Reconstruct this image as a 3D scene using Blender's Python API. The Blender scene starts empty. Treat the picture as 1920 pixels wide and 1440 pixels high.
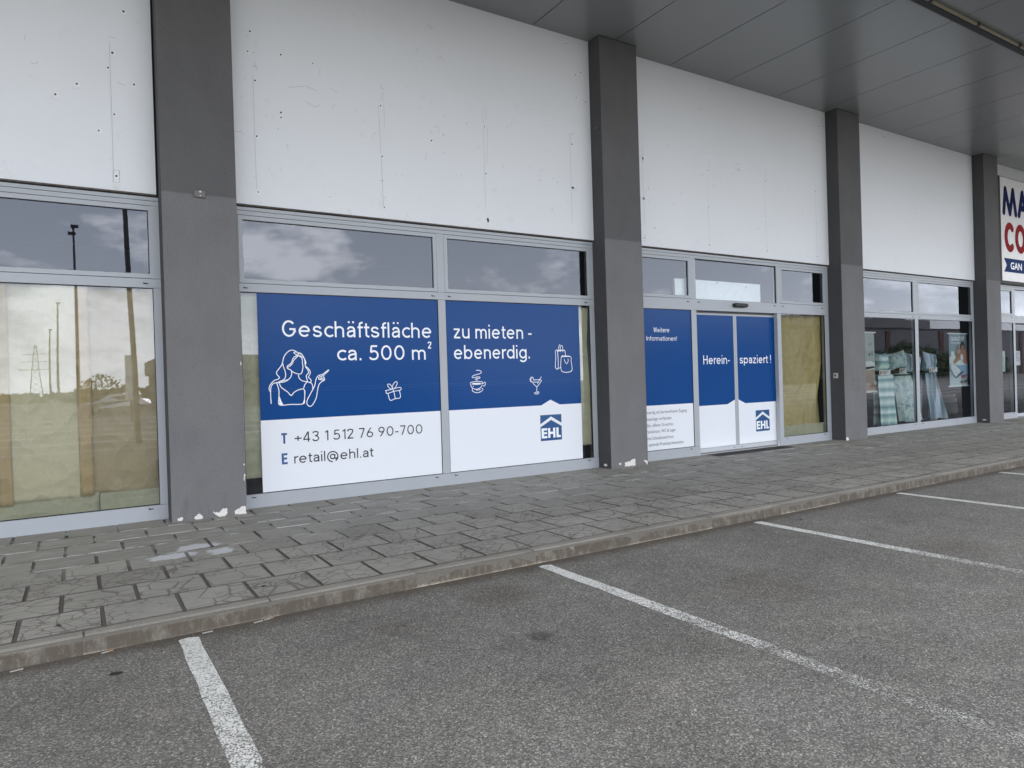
import bpy, math, random
from mathutils import Vector, Matrix, noise
random.seed(7)
sc = bpy.context.scene
col = sc.collection
R = math.radians

# ------------------------------------------------------------------ camera
cam = bpy.data.cameras.new("camera")
cam.lens = 24.31; cam.sensor_width = 36.0; cam.sensor_fit = 'HORIZONTAL'
cam.clip_start = 0.05; cam.clip_end = 3000
co = bpy.data.objects.new("camera", cam); col.objects.link(co)
co.matrix_world = Matrix(((0.84624, 0.02831, -0.53205, 0.0092),
                          (-0.53193, -0.01209, -0.84670, -8.0435),
                          (-0.03040, 0.99953, 0.00483, 1.3299),
                          (0, 0, 0, 1)))
sc.camera = co

# ------------------------------------------------------------------ light
SUN_EL, SUN_AZ = 46.0, 12.0          # behind the building, so its front lies in shade
w = bpy.data.worlds.new("World"); sc.world = w; w.use_nodes = True
nt = w.node_tree; N = nt.nodes; L = nt.links
for n in list(N): N.remove(n)
wo = N.new('ShaderNodeOutputWorld'); bg = N.new('ShaderNodeBackground')
bg.inputs[1].default_value = 0.15
sky = N.new('ShaderNodeTexSky'); sky.sky_type = 'NISHITA'; sky.sun_disc = False
sky.sun_elevation = R(SUN_EL); sky.sun_rotation = R(SUN_AZ)
sky.air_density = 1.0; sky.dust_density = 2.0
tc = N.new('ShaderNodeTexCoord'); sep = N.new('ShaderNodeSeparateXYZ')
L.new(tc.outputs['Generated'], sep.inputs[0])
def wm(op, a, b=None, clamp=False):
    n = N.new('ShaderNodeMath'); n.operation = op; n.use_clamp = clamp
    for i, s in enumerate((a, b)):
        if s is None: continue
        if isinstance(s, (int, float)): n.inputs[i].default_value = s
        else: L.new(s, n.inputs[i])
    return n.outputs[0]
zz = wm('ADD', wm('MAXIMUM', sep.outputs[2], 0.0), 0.22)
cmb = N.new('ShaderNodeCombineXYZ')
L.new(sep.outputs[0], cmb.inputs[0]); L.new(sep.outputs[1], cmb.inputs[1]); L.new(wm('MULTIPLY', sep.outputs[2], 2.1), cmb.inputs[2])
cn = N.new('ShaderNodeTexNoise'); cn.inputs['Scale'].default_value = 3.4; cn.inputs['Detail'].default_value = 9
cn.inputs['Roughness'].default_value = 0.62; cn.inputs['Distortion'].default_value = 0.25
L.new(cmb.outputs[0], cn.inputs['Vector'])
cr = N.new('ShaderNodeValToRGB'); cr.color_ramp.elements[0].position = 0.55; cr.color_ramp.elements[1].position = 0.665
cr.color_ramp.elements[0].color = (0, 0, 0, 1); cr.color_ramp.elements[1].color = (1, 1, 1, 1)
bias = None                                            # cumulus banks standing over the car park
for d_, a_, r0, r1 in (((.275, -.944, .178), .16, .9950, .9997), ((.352, -.914, .200), .12, .9978, .9999), ((.195, -.960, .195), .12, .9975, .9999), ((.50, -.852, .128), .10, .9982, .9999)):
    vd = N.new('ShaderNodeVectorMath'); vd.operation = 'DOT_PRODUCT'; L.new(tc.outputs['Generated'], vd.inputs[0]); vd.inputs[1].default_value = Vector(d_).normalized()
    mr = N.new('ShaderNodeMapRange'); mr.interpolation_type = 'SMOOTHSTEP'; L.new(vd.outputs['Value'], mr.inputs[0])
    mr.inputs[1].default_value = r0; mr.inputs[2].default_value = r1; mr.inputs[4].default_value = a_
    bias = mr.outputs[0] if bias is None else wm('MAXIMUM', bias, mr.outputs[0])
cn2 = N.new('ShaderNodeTexNoise'); cn2.inputs['Scale'].default_value = 17; cn2.inputs['Detail'].default_value = 8; cn2.inputs['Roughness'].default_value = .6
L.new(cmb.outputs[0], cn2.inputs['Vector'])
fluff = wm('MULTIPLY', wm('SUBTRACT', cn2.outputs[0], .5), .40)
L.new(wm('ADD', wm('ADD', cn.outputs[0], bias), fluff), cr.inputs[0])
veil = N.new('ShaderNodeMix'); veil.data_type = 'RGBA'      # thin high cloud over the blue
veil.inputs[0].default_value = 0.78; veil.inputs['B'].default_value = (7.6, 7.9, 8.7, 1)
L.new(sky.outputs[0], veil.inputs['A'])
hz = wm('POWER', wm('SUBTRACT', 1.0, wm('MAXIMUM', sep.outputs[2], 0.0)), 11.0, True)   # bright milky band near the horizon
hm = N.new('ShaderNodeMix'); hm.data_type = 'RGBA'; hm.inputs['B'].default_value = (15.0, 15.1, 15.1, 1)
L.new(veil.outputs['Result'], hm.inputs['A']); L.new(wm('MULTIPLY', hz, 0.9), hm.inputs[0])
cm = N.new('ShaderNodeMix'); cm.data_type = 'RGBA'; cm.inputs['B'].default_value = (17.0, 17.0, 17.0, 1)
L.new(hm.outputs['Result'], cm.inputs['A']); L.new(wm('MULTIPLY', cr.outputs[0], 0.8), cm.inputs[0])
L.new(cm.outputs['Result'], bg.inputs[0]); L.new(bg.outputs[0], wo.inputs[0])

sl = bpy.data.lights.new("sun", 'SUN'); sl.energy = 1.4; sl.angle = R(12); sl.color = (1.0, 0.95, 0.88)
so = bpy.data.objects.new("sun", sl); col.objects.link(so)
so.rotation_euler = (R(-(90 - SUN_EL)), 0, R(-SUN_AZ))
so.location = (0, 40, 60)
sc.view_settings.view_transform = 'Standard'; sc.view_settings.look = 'None'
sc.view_settings.exposure = 1.1; sc.view_settings.gamma = 1.0
sc.view_settings.use_curve_mapping = False
sc.render.engine = 'CYCLES'
sc.cycles.max_bounces = 10; sc.cycles.transparent_max_bounces = 16
sc.render.resolution_x = 1024; sc.render.resolution_y = 768

# ------------------------------------------------------------------ material helpers
class Mat:
    def __init__(s, name):
        s.m = bpy.data.materials.new(name); s.m.use_nodes = True
        s.t = s.m.node_tree; s.b = s.t.nodes['Principled BSDF']; s.out = s.t.nodes['Material Output']
        s._pos = None
    def new(s, t): return s.t.nodes.new(t)
    def link(s, a, b): s.t.links.new(a, b)
    def pos(s):
        if s._pos is None: s._pos = s.new('ShaderNodeNewGeometry').outputs['Position']
        return s._pos
    def xyz(s, v=None):
        n = s.new('ShaderNodeSeparateXYZ'); s.link(v or s.pos(), n.inputs[0]); return n.outputs
    def scale(s, v, k):
        n = s.new('ShaderNodeVectorMath'); n.operation = 'MULTIPLY'; n.inputs[1].default_value = k; s.link(v, n.inputs[0]); return n.outputs[0]
    def add(s, a, b):
        n = s.new('ShaderNodeVectorMath'); n.operation = 'ADD'
        for i, x in enumerate((a, b)):
            if isinstance(x, tuple): n.inputs[i].default_value = x
            else: s.link(x, n.inputs[i])
        return n.outputs[0]
    def math(s, op, a, b=None, clamp=False):
        n = s.new('ShaderNodeMath'); n.operation = op; n.use_clamp = clamp
        for i, x in enumerate((a, b)):
            if x is None: continue
            if isinstance(x, (int, float)): n.inputs[i].default_value = x
            else: s.link(x, n.inputs[i])
        return n.outputs[0]
    def noise(s, scale, detail=4, rough=.55, vec=None, out=0, dist=0):
        n = s.new('ShaderNodeTexNoise'); n.inputs['Scale'].default_value = scale; n.inputs['Detail'].default_value = detail
        n.inputs['Roughness'].default_value = rough; n.inputs['Distortion'].default_value = dist
        s.link(vec or s.pos(), n.inputs['Vector']); return n.outputs[out]
    def voro(s, scale, feature='F1', vec=None, out='Distance'):
        n = s.new('ShaderNodeTexVoronoi'); n.feature = feature; n.inputs['Scale'].default_value = scale
        s.link(vec or s.pos(), n.inputs['Vector']); return n.outputs[out]
    def ramp(s, f, pts, interp='LINEAR'):
        n = s.new('ShaderNodeValToRGB'); r = n.color_ramp; r.interpolation = interp
        while len(r.elements) < len(pts): r.elements.new(0.5)
        for e, (p, c) in zip(r.elements, pts):
            e.position = p; e.color = (c, c, c, 1) if isinstance(c, (int, float)) else (*c, 1)
        s.link(f, n.inputs[0]); return n.outputs[0]
    def mix(s, f, a, b, mode='MIX'):
        n = s.new('ShaderNodeMix'); n.data_type = 'RGBA'; n.blend_type = mode
        for k, x in ((0, f), ('A', a), ('B', b)):
            if isinstance(x, (int, float)): n.inputs[k].default_value = x if k == 0 else (x, x, x, 1)
            elif isinstance(x, tuple): n.inputs[k].default_value = (*x, 1)
            else: s.link(x, n.inputs[k])
        return n.outputs['Result']
    def smooth(s, f, a, b, lo=0., hi=1.):
        n = s.new('ShaderNodeMapRange'); n.interpolation_type = 'SMOOTHSTEP'
        n.inputs[1].default_value = a; n.inputs[2].default_value = b; n.inputs[3].default_value = lo; n.inputs[4].default_value = hi
        s.link(f, n.inputs[0]); return n.outputs[0]
    def set(s, color=None, rough=.6, metal=0, spec=None):
        if color is not None:
            if isinstance(color, tuple): s.b.inputs['Base Color'].default_value = (*color, 1)
            else: s.link(color, s.b.inputs['Base Color'])
        if isinstance(rough, (int, float)): s.b.inputs['Roughness'].default_value = rough
        else: s.link(rough, s.b.inputs['Roughness'])
        s.b.inputs['Metallic'].default_value = metal
        if spec is not None: s.b.inputs['Specular IOR Level'].default_value = spec
        return s
    def bump(s, h, strength=.3, dist=.01):
        n = s.new('ShaderNodeBump'); n.inputs['Strength'].default_value = strength; n.inputs['Distance'].default_value = dist
        s.link(h, n.inputs['Height']); s.link(n.outputs[0], s.b.inputs['Normal'])
def plain(name, c, rough=.6, metal=0, spec=None, var=.12, sc_=9.):
    m = Mat(name); n = m.noise(sc_, 4)
    lo = tuple(x*(1-var) for x in c); hi = tuple(min(1, x*(1+var)) for x in c)
    m.set(m.mix(n, lo, hi), rough, metal, spec); return m.m

# ---- asphalt
def asphalt(name, worn=False):
    m = Mat(name)
    cell = m.voro(150, 'F1', out='Color'); sx = m.xyz(cell)
    c = m.ramp(sx[0], [(0, .034), (.30, .088), (.62, .158), (.86, .262), (.97, .40), (1, .56)])
    fine = m.noise(520, 2); c = m.mix(.35, c, m.ramp(fine, [(.3, .05), (.75, .32)]))
    big = m.noise(.9, 5, .62); c = m.mix(1.0, c, m.ramp(big, [(.3, .80), (.7, 1.12)]), 'MULTIPLY')
    mid = m.noise(6, 4); c = m.mix(1.0, c, m.ramp(mid, [(.3, .88), (.7, 1.08)]), 'MULTIPLY')
    warm = m.noise(1.7, 3); c = m.mix(1.0, c, m.mix(warm, (1.08, 1.0, .86), (1.03, .995, .89)), 'MULTIPLY')
    p = m.xyz()
    # oily spots with their own shape
    for (x, y, r, k) in ((2.16, -4.83, .085, .55), (2.35, -4.05, .30, .84), (6.5, -4.48, .16, .84), (.29, -4.61, .08, 1.14), (3.9, -5.0, .35, .88), (1.55, -4.2, .14, .8), (5.9, -5.2, .4, .86)):
        q = m.add(m.pos(), (-x, -y, .105)); nn = m.new('ShaderNodeVectorMath'); nn.operation = 'LENGTH'
        q = m.scale(q, (1/r, 1/r, 1.0)); q = m.add(q, m.scale(m.noise(14, 3, out=1), (.7, .7, 0))); q = m.add(q, (-.35, -.35, 0))
        m.link(q, nn.inputs[0])
        c = m.mix(m.smooth(nn.outputs['Value'], .45, 1.15, 1, 0), c, m.mix(1.0, c, (k, k*.97, k*.95), 'MULTIPLY'))
    dirt = m.math('MULTIPLY', m.smooth(m.math('ADD', p[1], m.math('MULTIPLY', m.noise(5, 4), .16)), -3.70, -3.50), .75)
    c = m.mix(dirt, c, (.075, .06, .045))          # silt gathered along the kerb
    m.set(c, .85, spec=.3)
    h = m.voro(150, 'F1'); m.bump(h, .5, .003)
    return m.m
ASPHALT = asphalt('asphalt')

def line_paint():
    m = Mat('line_paint')
    p = m.xyz()
    c = m.mix(m.noise(60, 3), (.58, .57, .52), (.73, .72, .67))
    m.set(c, .7)
    pit = m.xyz(m.voro(150, 'F1', out='Color'))[1]
    wear = m.math('ADD', m.math('ADD', m.math('MULTIPLY', pit, .34), m.math('MULTIPLY', m.noise(260, 3, .7), .40)), m.math('MULTIPLY', m.noise(7, 4, .6), .36))
    edge = m.math('MULTIPLY', m.math('ABSOLUTE', m.xyz(m.new('ShaderNodeTexCoord').outputs['Object'])[0]), 2.2)
    tr = m.math('ADD', m.math('ADD', m.smooth(p[1], -6.8, -3.75, .205, -.11), .40), m.math('MULTIPLY', edge, edge))
    a = m.math('MULTIPLY', m.math('SUBTRACT', wear, tr), 4.5, True)
    m.link(a, m.b.inputs['Alpha'])
    return m.m
LINE = line_paint()

def pavement_mat():
    m = Mat('paving_slab')
    at = m.new('ShaderNodeAttribute'); at.attribute_name = 'tone'
    base = m.mix(at.outputs['Fac'], (.268, .254, .220), (.345, .327, .285))
    p = m.xyz()
    g = m.noise(300, 2); base = m.mix(1.0, base, m.ramp(g, [(.3, .88), (.7, 1.1)]), 'MULTIPLY')
    st = m.noise(2.2, 5, .6); base = m.mix(1.0, base, m.ramp(st, [(.3, .90), (.72, 1.08)]), 'MULTIPLY')
    sv = m.scale(m.pos(), (1.2, 9, 1)); sk = m.noise(6, 4, .6, sv); base = m.mix(1.0, base, m.ramp(sk, [(.35, .86), (.6, 1.05)]), 'MULTIPLY')
    # cracks: cell edges, warped, near the kerb only and in patches
    wv = m.add(m.pos(), m.scale(m.noise(5, 3, out=1), (.055, .055, 0)))
    e1 = m.voro(5.0, 'DISTANCE_TO_EDGE', wv); e2 = m.voro(11.5, 'DISTANCE_TO_EDGE', wv)
    k1 = m.math('MULTIPLY', m.smooth(e1, .012, .036, 1, 0), m.smooth(m.noise(1.6, 2), .39, .48))
    k2 = m.math('MULTIPLY', m.smooth(e2, .020, .055, 1, 0), m.smooth(m.noise(1.9, 2, vec=m.add(m.pos(), (7, 3, 0))), .46, .54))
    k = m.math('MAXIMUM', k1, k2)
    k = m.math('MULTIPLY', k, m.smooth(p[1], -1.3, -2.4)); k = m.math('MULTIPLY', k, .62)
    base = m.mix(k, base, (.070, .058, .048))
    # lime bloom in streaks along the second and third rows from the glass
    ev = m.scale(m.pos(), (1.0, 4.5, 1)); e = m.noise(2.3, 6, .7, ev)
    em = m.math('MULTIPLY', m.smooth(e, .52, .66), m.math('MULTIPLY', m.smooth(p[1], -1.75, -1.15), m.smooth(p[1], -.35, -.65)))
    base = m.mix(m.math('MULTIPLY', em, .65), base, (.50, .50, .48))
    # one spilled white patch
    for (x, y, rx, ry) in ((.62, -1.86, .20, .12), (.83, -1.62, .20, .11), (.98, -1.93, .12, .13)):
        q = m.scale(m.add(m.pos(), (-x, -y, 0)), (1/rx, 1/ry, 0)); q = m.add(q, m.scale(m.add(m.noise(9, 5, .7, out=1), (-.5, -.5, -.5)), (2.2, 2.2, 0)))
        nn = m.new('ShaderNodeVectorMath'); nn.operation = 'LENGTH'; m.link(q, nn.inputs[0])
        base = m.mix(m.math('MULTIPLY', m.smooth(nn.outputs['Value'], .75, 1.05, 1, 0), .88), base, (.58, .585, .59))
    m.set(base, .75, spec=.35)
    m.bump(m.mix(.5, m.noise(160, 3), k), .25, .003)
    return m.m
SLAB = pavement_mat()
def joint_mat(name, lo, hi):
    m = Mat(name); p = m.xyz()
    c = m.mix(m.noise(40, 3), lo, hi)
    bl = m.math('MULTIPLY', m.smooth(m.noise(3.2, 5, .65), .44, .56), m.smooth(p[1], -2.4, -1.2, .0, .9))
    c = m.mix(bl, c, (.42, .42, .40))
    m.set(c, .9); return m.m
JOINT = joint_mat('slab_joint', (.115, .105, .088), (.18, .165, .14)); RIM = joint_mat('slab_rim', (.068, .059, .050), (.105, .094, .080))
def kerb_mat():
    m = Mat('kerb_concrete'); p = m.xyz()
    c = m.mix(m.noise(3, 5, .6), (.19, .175, .148), (.285, .265, .226))
    c = m.mix(1.0, c, m.ramp(m.noise(140, 3), [(.3, .75), (.7, 1.15)]), 'MULTIPLY')
    sv = m.scale(m.pos(), (3.2, 3, 1.5)); s = m.noise(4, 8, .75, sv)
    front = m.smooth(p[2], -.010, -.034)            # splash dirt on the face
    d = m.math('MULTIPLY', front, m.smooth(s, .46, .66, 1, .35))
    c = m.mix(m.math('MULTIPLY', d, .92), c, (.088, .071, .052))
    pale = m.math('MULTIPLY', m.math('MULTIPLY', front, m.smooth(m.noise(5, 5, .75, m.scale(m.pos(), (1.4, 1, 1))), .58, .72)), m.smooth(p[2], -.10, -.06, .15, 1))
    c = m.mix(m.math('MULTIPLY', pale, .6), c, (.34, .31, .26))
    m.set(c, .9); m.bump(m.noise(120, 4), .4, .004); return m.m
KERB = kerb_mat()

def plaster(name, lo, hi, split=None):
    m = Mat(name); p = m.xyz()
    c = m.mix(m.noise(1.6, 6, .6), lo, hi)
    c = m.mix(1.0, c, m.ramp(m.noise(230, 3, .7), [(.3, .78), (.7, 1.16)]), 'MULTIPLY')
    c = m.mix(1.0, c, m.ramp(m.noise(70, 4, .7), [(.3, .84), (.7, 1.12)]), 'MULTIPLY')
    c = m.mix(1.0, c, m.ramp(m.noise(2.2, 5, .65, m.scale(m.pos(), (1.6, 1.6, .7))), [(.35, .93), (.65, 1.04)]), 'MULTIPLY')
    if split:   # the upper part wears an older, darker coat
        up = m.smooth(m.math('ADD', p[2], m.math('MULTIPLY', m.noise(7, 3), .02)), 3.352, 3.372)
        c = m.mix(up, c, m.mix(1.0, c, split, 'MULTIPLY'))
    st = m.math('MULTIPLY', m.smooth(m.noise(4, 6, .7, m.scale(m.pos(), (2.2, 2.2, .5))), .50, .68), m.smooth(p[2], .55, .02))
    c = m.mix(m.math('MULTIPLY', st, .45), c, m.mix(1.0, c, (.55, .54, .52), 'MULTIPLY'))   # damp stains creeping up from the pavement
    m.set(c, .85, spec=.25); m.bump(m.noise(260, 3), .5, .002); return m.m
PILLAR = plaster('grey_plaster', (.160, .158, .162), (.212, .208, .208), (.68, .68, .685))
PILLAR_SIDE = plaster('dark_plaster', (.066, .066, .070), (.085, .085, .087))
BARE = plain('bare_plaster', (.72, .70, .66), .9, var=.25, sc_=60)

def panel_mat():
    m = Mat('white_panel')
    c = m.mix(m.noise(.8, 4), (.735, .76, .79), (.79, .81, .835))
    d = m.noise(5.5, 6, .7); c = m.mix(m.math('MULTIPLY', m.smooth(d, .60, .78), .35), c, (.50, .50, .48))
    p = m.xyz()
    low = m.math('MULTIPLY', m.smooth(m.noise(4.2, 6, .75), .55, .72), m.smooth(p[2], 3.95, 3.40))
    c = m.mix(m.math('MULTIPLY', low, .22), c, (.42, .42, .36))     # algae stains above the lower edge
    m.set(c, .45, spec=.35); m.bump(m.noise(1.3, 2), .08, .02); return m.m
PANEL = panel_mat()
MARK = plain('screw_hole', (.06, .058, .055), .8)
SCRATCH = plain('scuff', (.50, .50, .51), .8, var=.3, sc_=40)
FILLER = plain('filler', (.85, .86, .87), .7)
FRAME = plain('grey_aluminium', (.40, .425, .455), .42, .0, .5, .05, 3)
FRAME_DK = plain('frame_shadow_side', (.10, .105, .115), .5)
GASKET = plain('black_gasket', (.012, .012, .014), .6)
RAILM = plain('rusty_drip_edge', (.085, .070, .058), .6, var=.5, sc_=30)
def soffit_mat():
    m = Mat('soffit_metal')
    c = m.mix(m.noise(.5, 2), (.20, .213, .216), (.24, .25, .252))
    m.set(c, .24, 0, .7); return m.m
SOFFIT = soffit_mat()
SEAM = plain('seam_gap', (.03, .03, .034), .7)
ROOFM = plain('roof_sheet', (.20, .205, .21), .6)
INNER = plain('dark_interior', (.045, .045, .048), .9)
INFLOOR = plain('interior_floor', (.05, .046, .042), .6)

def glass(name, base=.06, k=.95, tint=(.92, .95, .94), refl=(.84, .89, 1.0), wob=.12):
    m = Mat(name); t = m.t; t.nodes.remove(m.b)
    tr = m.new('ShaderNodeBsdfTransparent'); tr.inputs[0].default_value = (*tint, 1)
    gl = m.new('ShaderNodeBsdfGlossy'); gl.inputs['Roughness'].default_value = 0.0; gl.inputs[0].default_value = (*refl, 1)
    fr = m.new('ShaderNodeFresnel'); fr.inputs[0].default_value = 1.5
    f = m.math('ADD', m.math('MULTIPLY', fr.outputs[0], k), base, True)
    mx = m.new('ShaderNodeMixShader'); m.link(f, mx.inputs[0]); m.link(tr.outputs[0], mx.inputs[1]); m.link(gl.outputs[0], mx.inputs[2])
    m.link(mx.outputs[0], m.out.inputs[0]); return m.m
GLASS = glass('window_glass')

VBLUE = plain('blue_vinyl', (.0035, .060, .235), .2, 0, .16, .02, 2)
VWHITE = plain('white_vinyl', (.80, .825, .87), .3, 0, .2, .01, 2)
VLET = plain('white_lettering', (.88, .91, .95), .3, 0, .3, .01)
VBLACK = plain('black_lettering', (.015, .015, .02), .35)
VLBLUE = plain('blue_lettering', (.012, .085, .26), .35)
VGREY = plain('grey_lettering', (.16, .165, .18), .35)
BLACKPL = plain('black_plastic', (.014, .014, .016), .35)

def paper(name, a, b):
    m = Mat(name); c = m.mix(m.noise(1.5, 4), a, b)
    c = m.mix(1.0, c, m.ramp(m.noise(80, 3), [(.3, .93), (.7, 1.05)]), 'MULTIPLY'); m.set(c, .7); m.bump(m.math('ADD', m.voro(3.1, 'F1', m.add(m.pos(), m.scale(m.noise(2, 2, out=1), (.25, .25, .25)))), m.math('MULTIPLY', m.voro(8.5, 'F1'), .35)), .7, .09); return m.m
P_CREAM = paper('cream_paper', (.56, .50, .335), (.655, .59, .41))
P_TAN = paper('tan_paper', (.375, .30, .17), (.465, .378, .225))
P_BROWN = paper('brown_paper', (.44, .325, .165), (.53, .40, .215))
P_GREEN = paper('greygreen_paper', (.40, .385, .26), (.48, .46, .325))
P_CLOTH = paper('mustard_cloth', (.40, .32, .125), (.50, .41, .175))

# ------------------------------------------------------------------ mesh helpers
class MB:
    def __init__(s): s.v = []; s.f = []; s.m = []; s.tone = None
    def face(s, pts, m=0):
        i = len(s.v); s.v += [tuple(p) for p in pts]; s.f.append(tuple(range(i, i+len(pts)))); s.m.append(m); return s
    def box(s, x0, x1, y0, y1, z0, z1, m=0, skip=()):
        i = len(s.v)
        s.v += [(x0,y0,z0),(x1,y0,z0),(x1,y1,z0),(x0,y1,z0),(x0,y0,z1),(x1,y0,z1),(x1,y1,z1),(x0,y1,z1)]
        F = {'b':(0,3,2,1),'t':(4,5,6,7),'f':(0,1,5,4),'r':(1,2,6,5),'k':(2,3,7,6),'l':(3,0,4,7)}
        for k, q in F.items():
            if k in skip: continue
            s.f.append(tuple(i+a for a in q)); s.m.append(m[k] if isinstance(m, dict) else m)
        return s
    def grid(s, P, m=0, wrap=False):          # P[i][j] points
        i0 = len(s.v); a = len(P); b = len(P[0])
        for r in P: s.v += [tuple(p) for p in r]
        for i in range(a-1):
            for j in range(b-1 if not wrap else b):
                jj = (j+1) % b
                s.f.append((i0+i*b+j, i0+i*b+jj, i0+(i+1)*b+jj, i0+(i+1)*b+j)); s.m.append(m)
        return s
    def tube(s, pts, r, n=8, m=0, caps=True):
        rings = []
        for k, p in enumerate(pts):
            p = Vector(p); d = (Vector(pts[min(k+1, len(pts)-1)]) - Vector(pts[max(k-1, 0)])).normalized()
            u = d.orthogonal().normalized(); q = d.cross(u); rr = r[k] if isinstance(r, (list, tuple)) else r
            rings.append([p + (u*math.cos(2*math.pi*t/n) + q*math.sin(2*math.pi*t/n))*rr for t in range(n)])
        s.grid(rings, m, wrap=True)
        if caps: s.face(rings[0][::-1], m); s.face(rings[-1], m)
        return s
    def ribbon(s, pts, wd, y, m=0, closed=False, yo=0.0):     # flat stroke in the facade plane, points (x, z)
        P = [Vector((p[0], p[1])) for p in pts]; Q = [P[0]]
        for p in P[1:]:
            if (p-Q[-1]).length > 1e-4: Q.append(p)
        if len(Q) < 2: return s
        L_, R_ = [], []
        for k in range(len(Q)):
            a = Q[max(k-1, 0)]; b = Q[min(k+1, len(Q)-1)]
            d = (b-a).normalized() if (b-a).length > 1e-6 else Vector((1, 0)); n = Vector((-d.y, d.x))
            h = wd/2
            if 0 < k < len(Q)-1:
                d1 = (Q[k]-a).normalized(); c = max(.55, abs(d1.dot(d))); h /= c
            L_.append(Q[k]+n*h); R_.append(Q[k]-n*h)
        i = len(s.v)
        for a, b in zip(L_, R_): s.v += [(a.x, y, a.y), (b.x, y, b.y)]
        for k in range(len(Q)-1):
            s.f.append((i+2*k, i+2*k+1, i+2*k+3, i+2*k+2)); s.m.append(m)
        return s
    def disc(s, x, z, r, y, m=0, n=10, rz=None):
        rz = rz or r
        s.face([(x+r*math.cos(2*math.pi*t/n), y, z+rz*math.sin(2*math.pi*t/n)) for t in range(n)], m); return s
    def poly(s, pts, y, m=0): s.face([(p[0], y, p[1]) for p in pts], m); return s
def spline(pts, sub=5):
    P = [Vector(p) for p in pts]; out = []
    for k in range(len(P)-1):
        a = P[max(k-1,0)]; b = P[k]; c = P[k+1]; d = P[min(k+2,len(P)-1)]
        for t in range(sub):
            u = t/sub
            out.append(tuple(0.5*((2*b)+(c-a)*u+(2*a-5*b+4*c-d)*u*u+(3*b-a-3*c+d)*u**3)))
    out.append(tuple(P[-1])); return out
def wloc(o):
    v = Vector((0,0,0))
    while o: v += o.location; o = o.parent
    return v
def link(name, me, mats, parent=None, smooth=False):
    if not isinstance(mats, (list, tuple)): mats = [mats]
    for m in mats: me.materials.append(m)
    o = bpy.data.objects.new(name, me); col.objects.link(o)
    if parent: o.parent = parent
    if smooth: me.polygons.foreach_set('use_smooth', [True]*len(me.polygons))
    return o
def build(name, mb, mats, parent=None, smooth=False, bevel=0, org=None, fix=True):
    off = wloc(parent) if parent else Vector((0,0,0))
    if org is not None: off = Vector(org)
    me = bpy.data.meshes.new(name)
    me.from_pydata([tuple(Vector(v)-off) for v in mb.v], [], mb.f); me.update()
    for p, m in zip(me.polygons, mb.m): p.material_index = m
    o = link(name, me, mats, parent, smooth)
    if org is not None: o.location = off
    if bevel:
        b = o.modifiers.new('bevel', 'BEVEL'); b.width = bevel; b.segments = 2; b.limit_method = 'ANGLE'
    return o
def empty(name, loc=(0,0,0), parent=None):
    o = bpy.data.objects.new(name, None); col.objects.link(o); o.location = loc; o.empty_display_size = .1
    if parent: o.parent = parent; o.location = Vector(loc)-wloc(parent)
    return o
def tag(o, label=None, cat=None, group=None, kind=None):
    if label: o['label'] = label
    if cat: o['category'] = cat
    if group: o['group'] = group
    if kind: o['kind'] = kind
    return o
def copy_tree(o, parent=None):
    c = o.copy(); col.objects.link(c)
    if parent: c.parent = parent
    for ch in list(o.children): copy_tree(ch, c)
    return c
def text_mesh(body, thin=0.0, shear=0.0):
    cu = bpy.data.curves.new('t', 'FONT'); cu.body = body; cu.size = 1.0; cu.offset = thin; cu.resolution_u = 4; cu.shear = shear
    o = bpy.data.objects.new('t', cu); col.objects.link(o)
    dg = bpy.context.evaluated_depsgraph_get(); me = bpy.data.meshes.new_from_object(o.evaluated_get(dg))
    v = [(p.co.x, p.co.y) for p in me.vertices]; f = [tuple(p.vertices) for p in me.polygons]
    bpy.data.objects.remove(o); bpy.data.curves.remove(cu); bpy.data.meshes.remove(me)
    return v, f
CAP = None
def text(mb, body, x0, x1, zb, cap, y, m=0, thin=-.012, shear=0.0, left=None):
    """set a line of type on the facade: ink from x0 to x1, baseline zb, capitals cap high"""
    global CAP
    if CAP is None:
        v, f = text_mesh('H'); CAP = max(p[1] for p in v)
    v, f = text_mesh(body, thin, shear)
    a = min(p[0] for p in v); b = max(p[0] for p in v); kx = (x1-x0)/(b-a); kz = cap/CAP
    i = len(mb.v); mb.v += [(x0+(p[0]-a)*kx, y, zb+p[1]*kz) for p in v]
    for q in f: mb.f.append(tuple(i+k for k in q)); mb.m.append(m)
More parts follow.
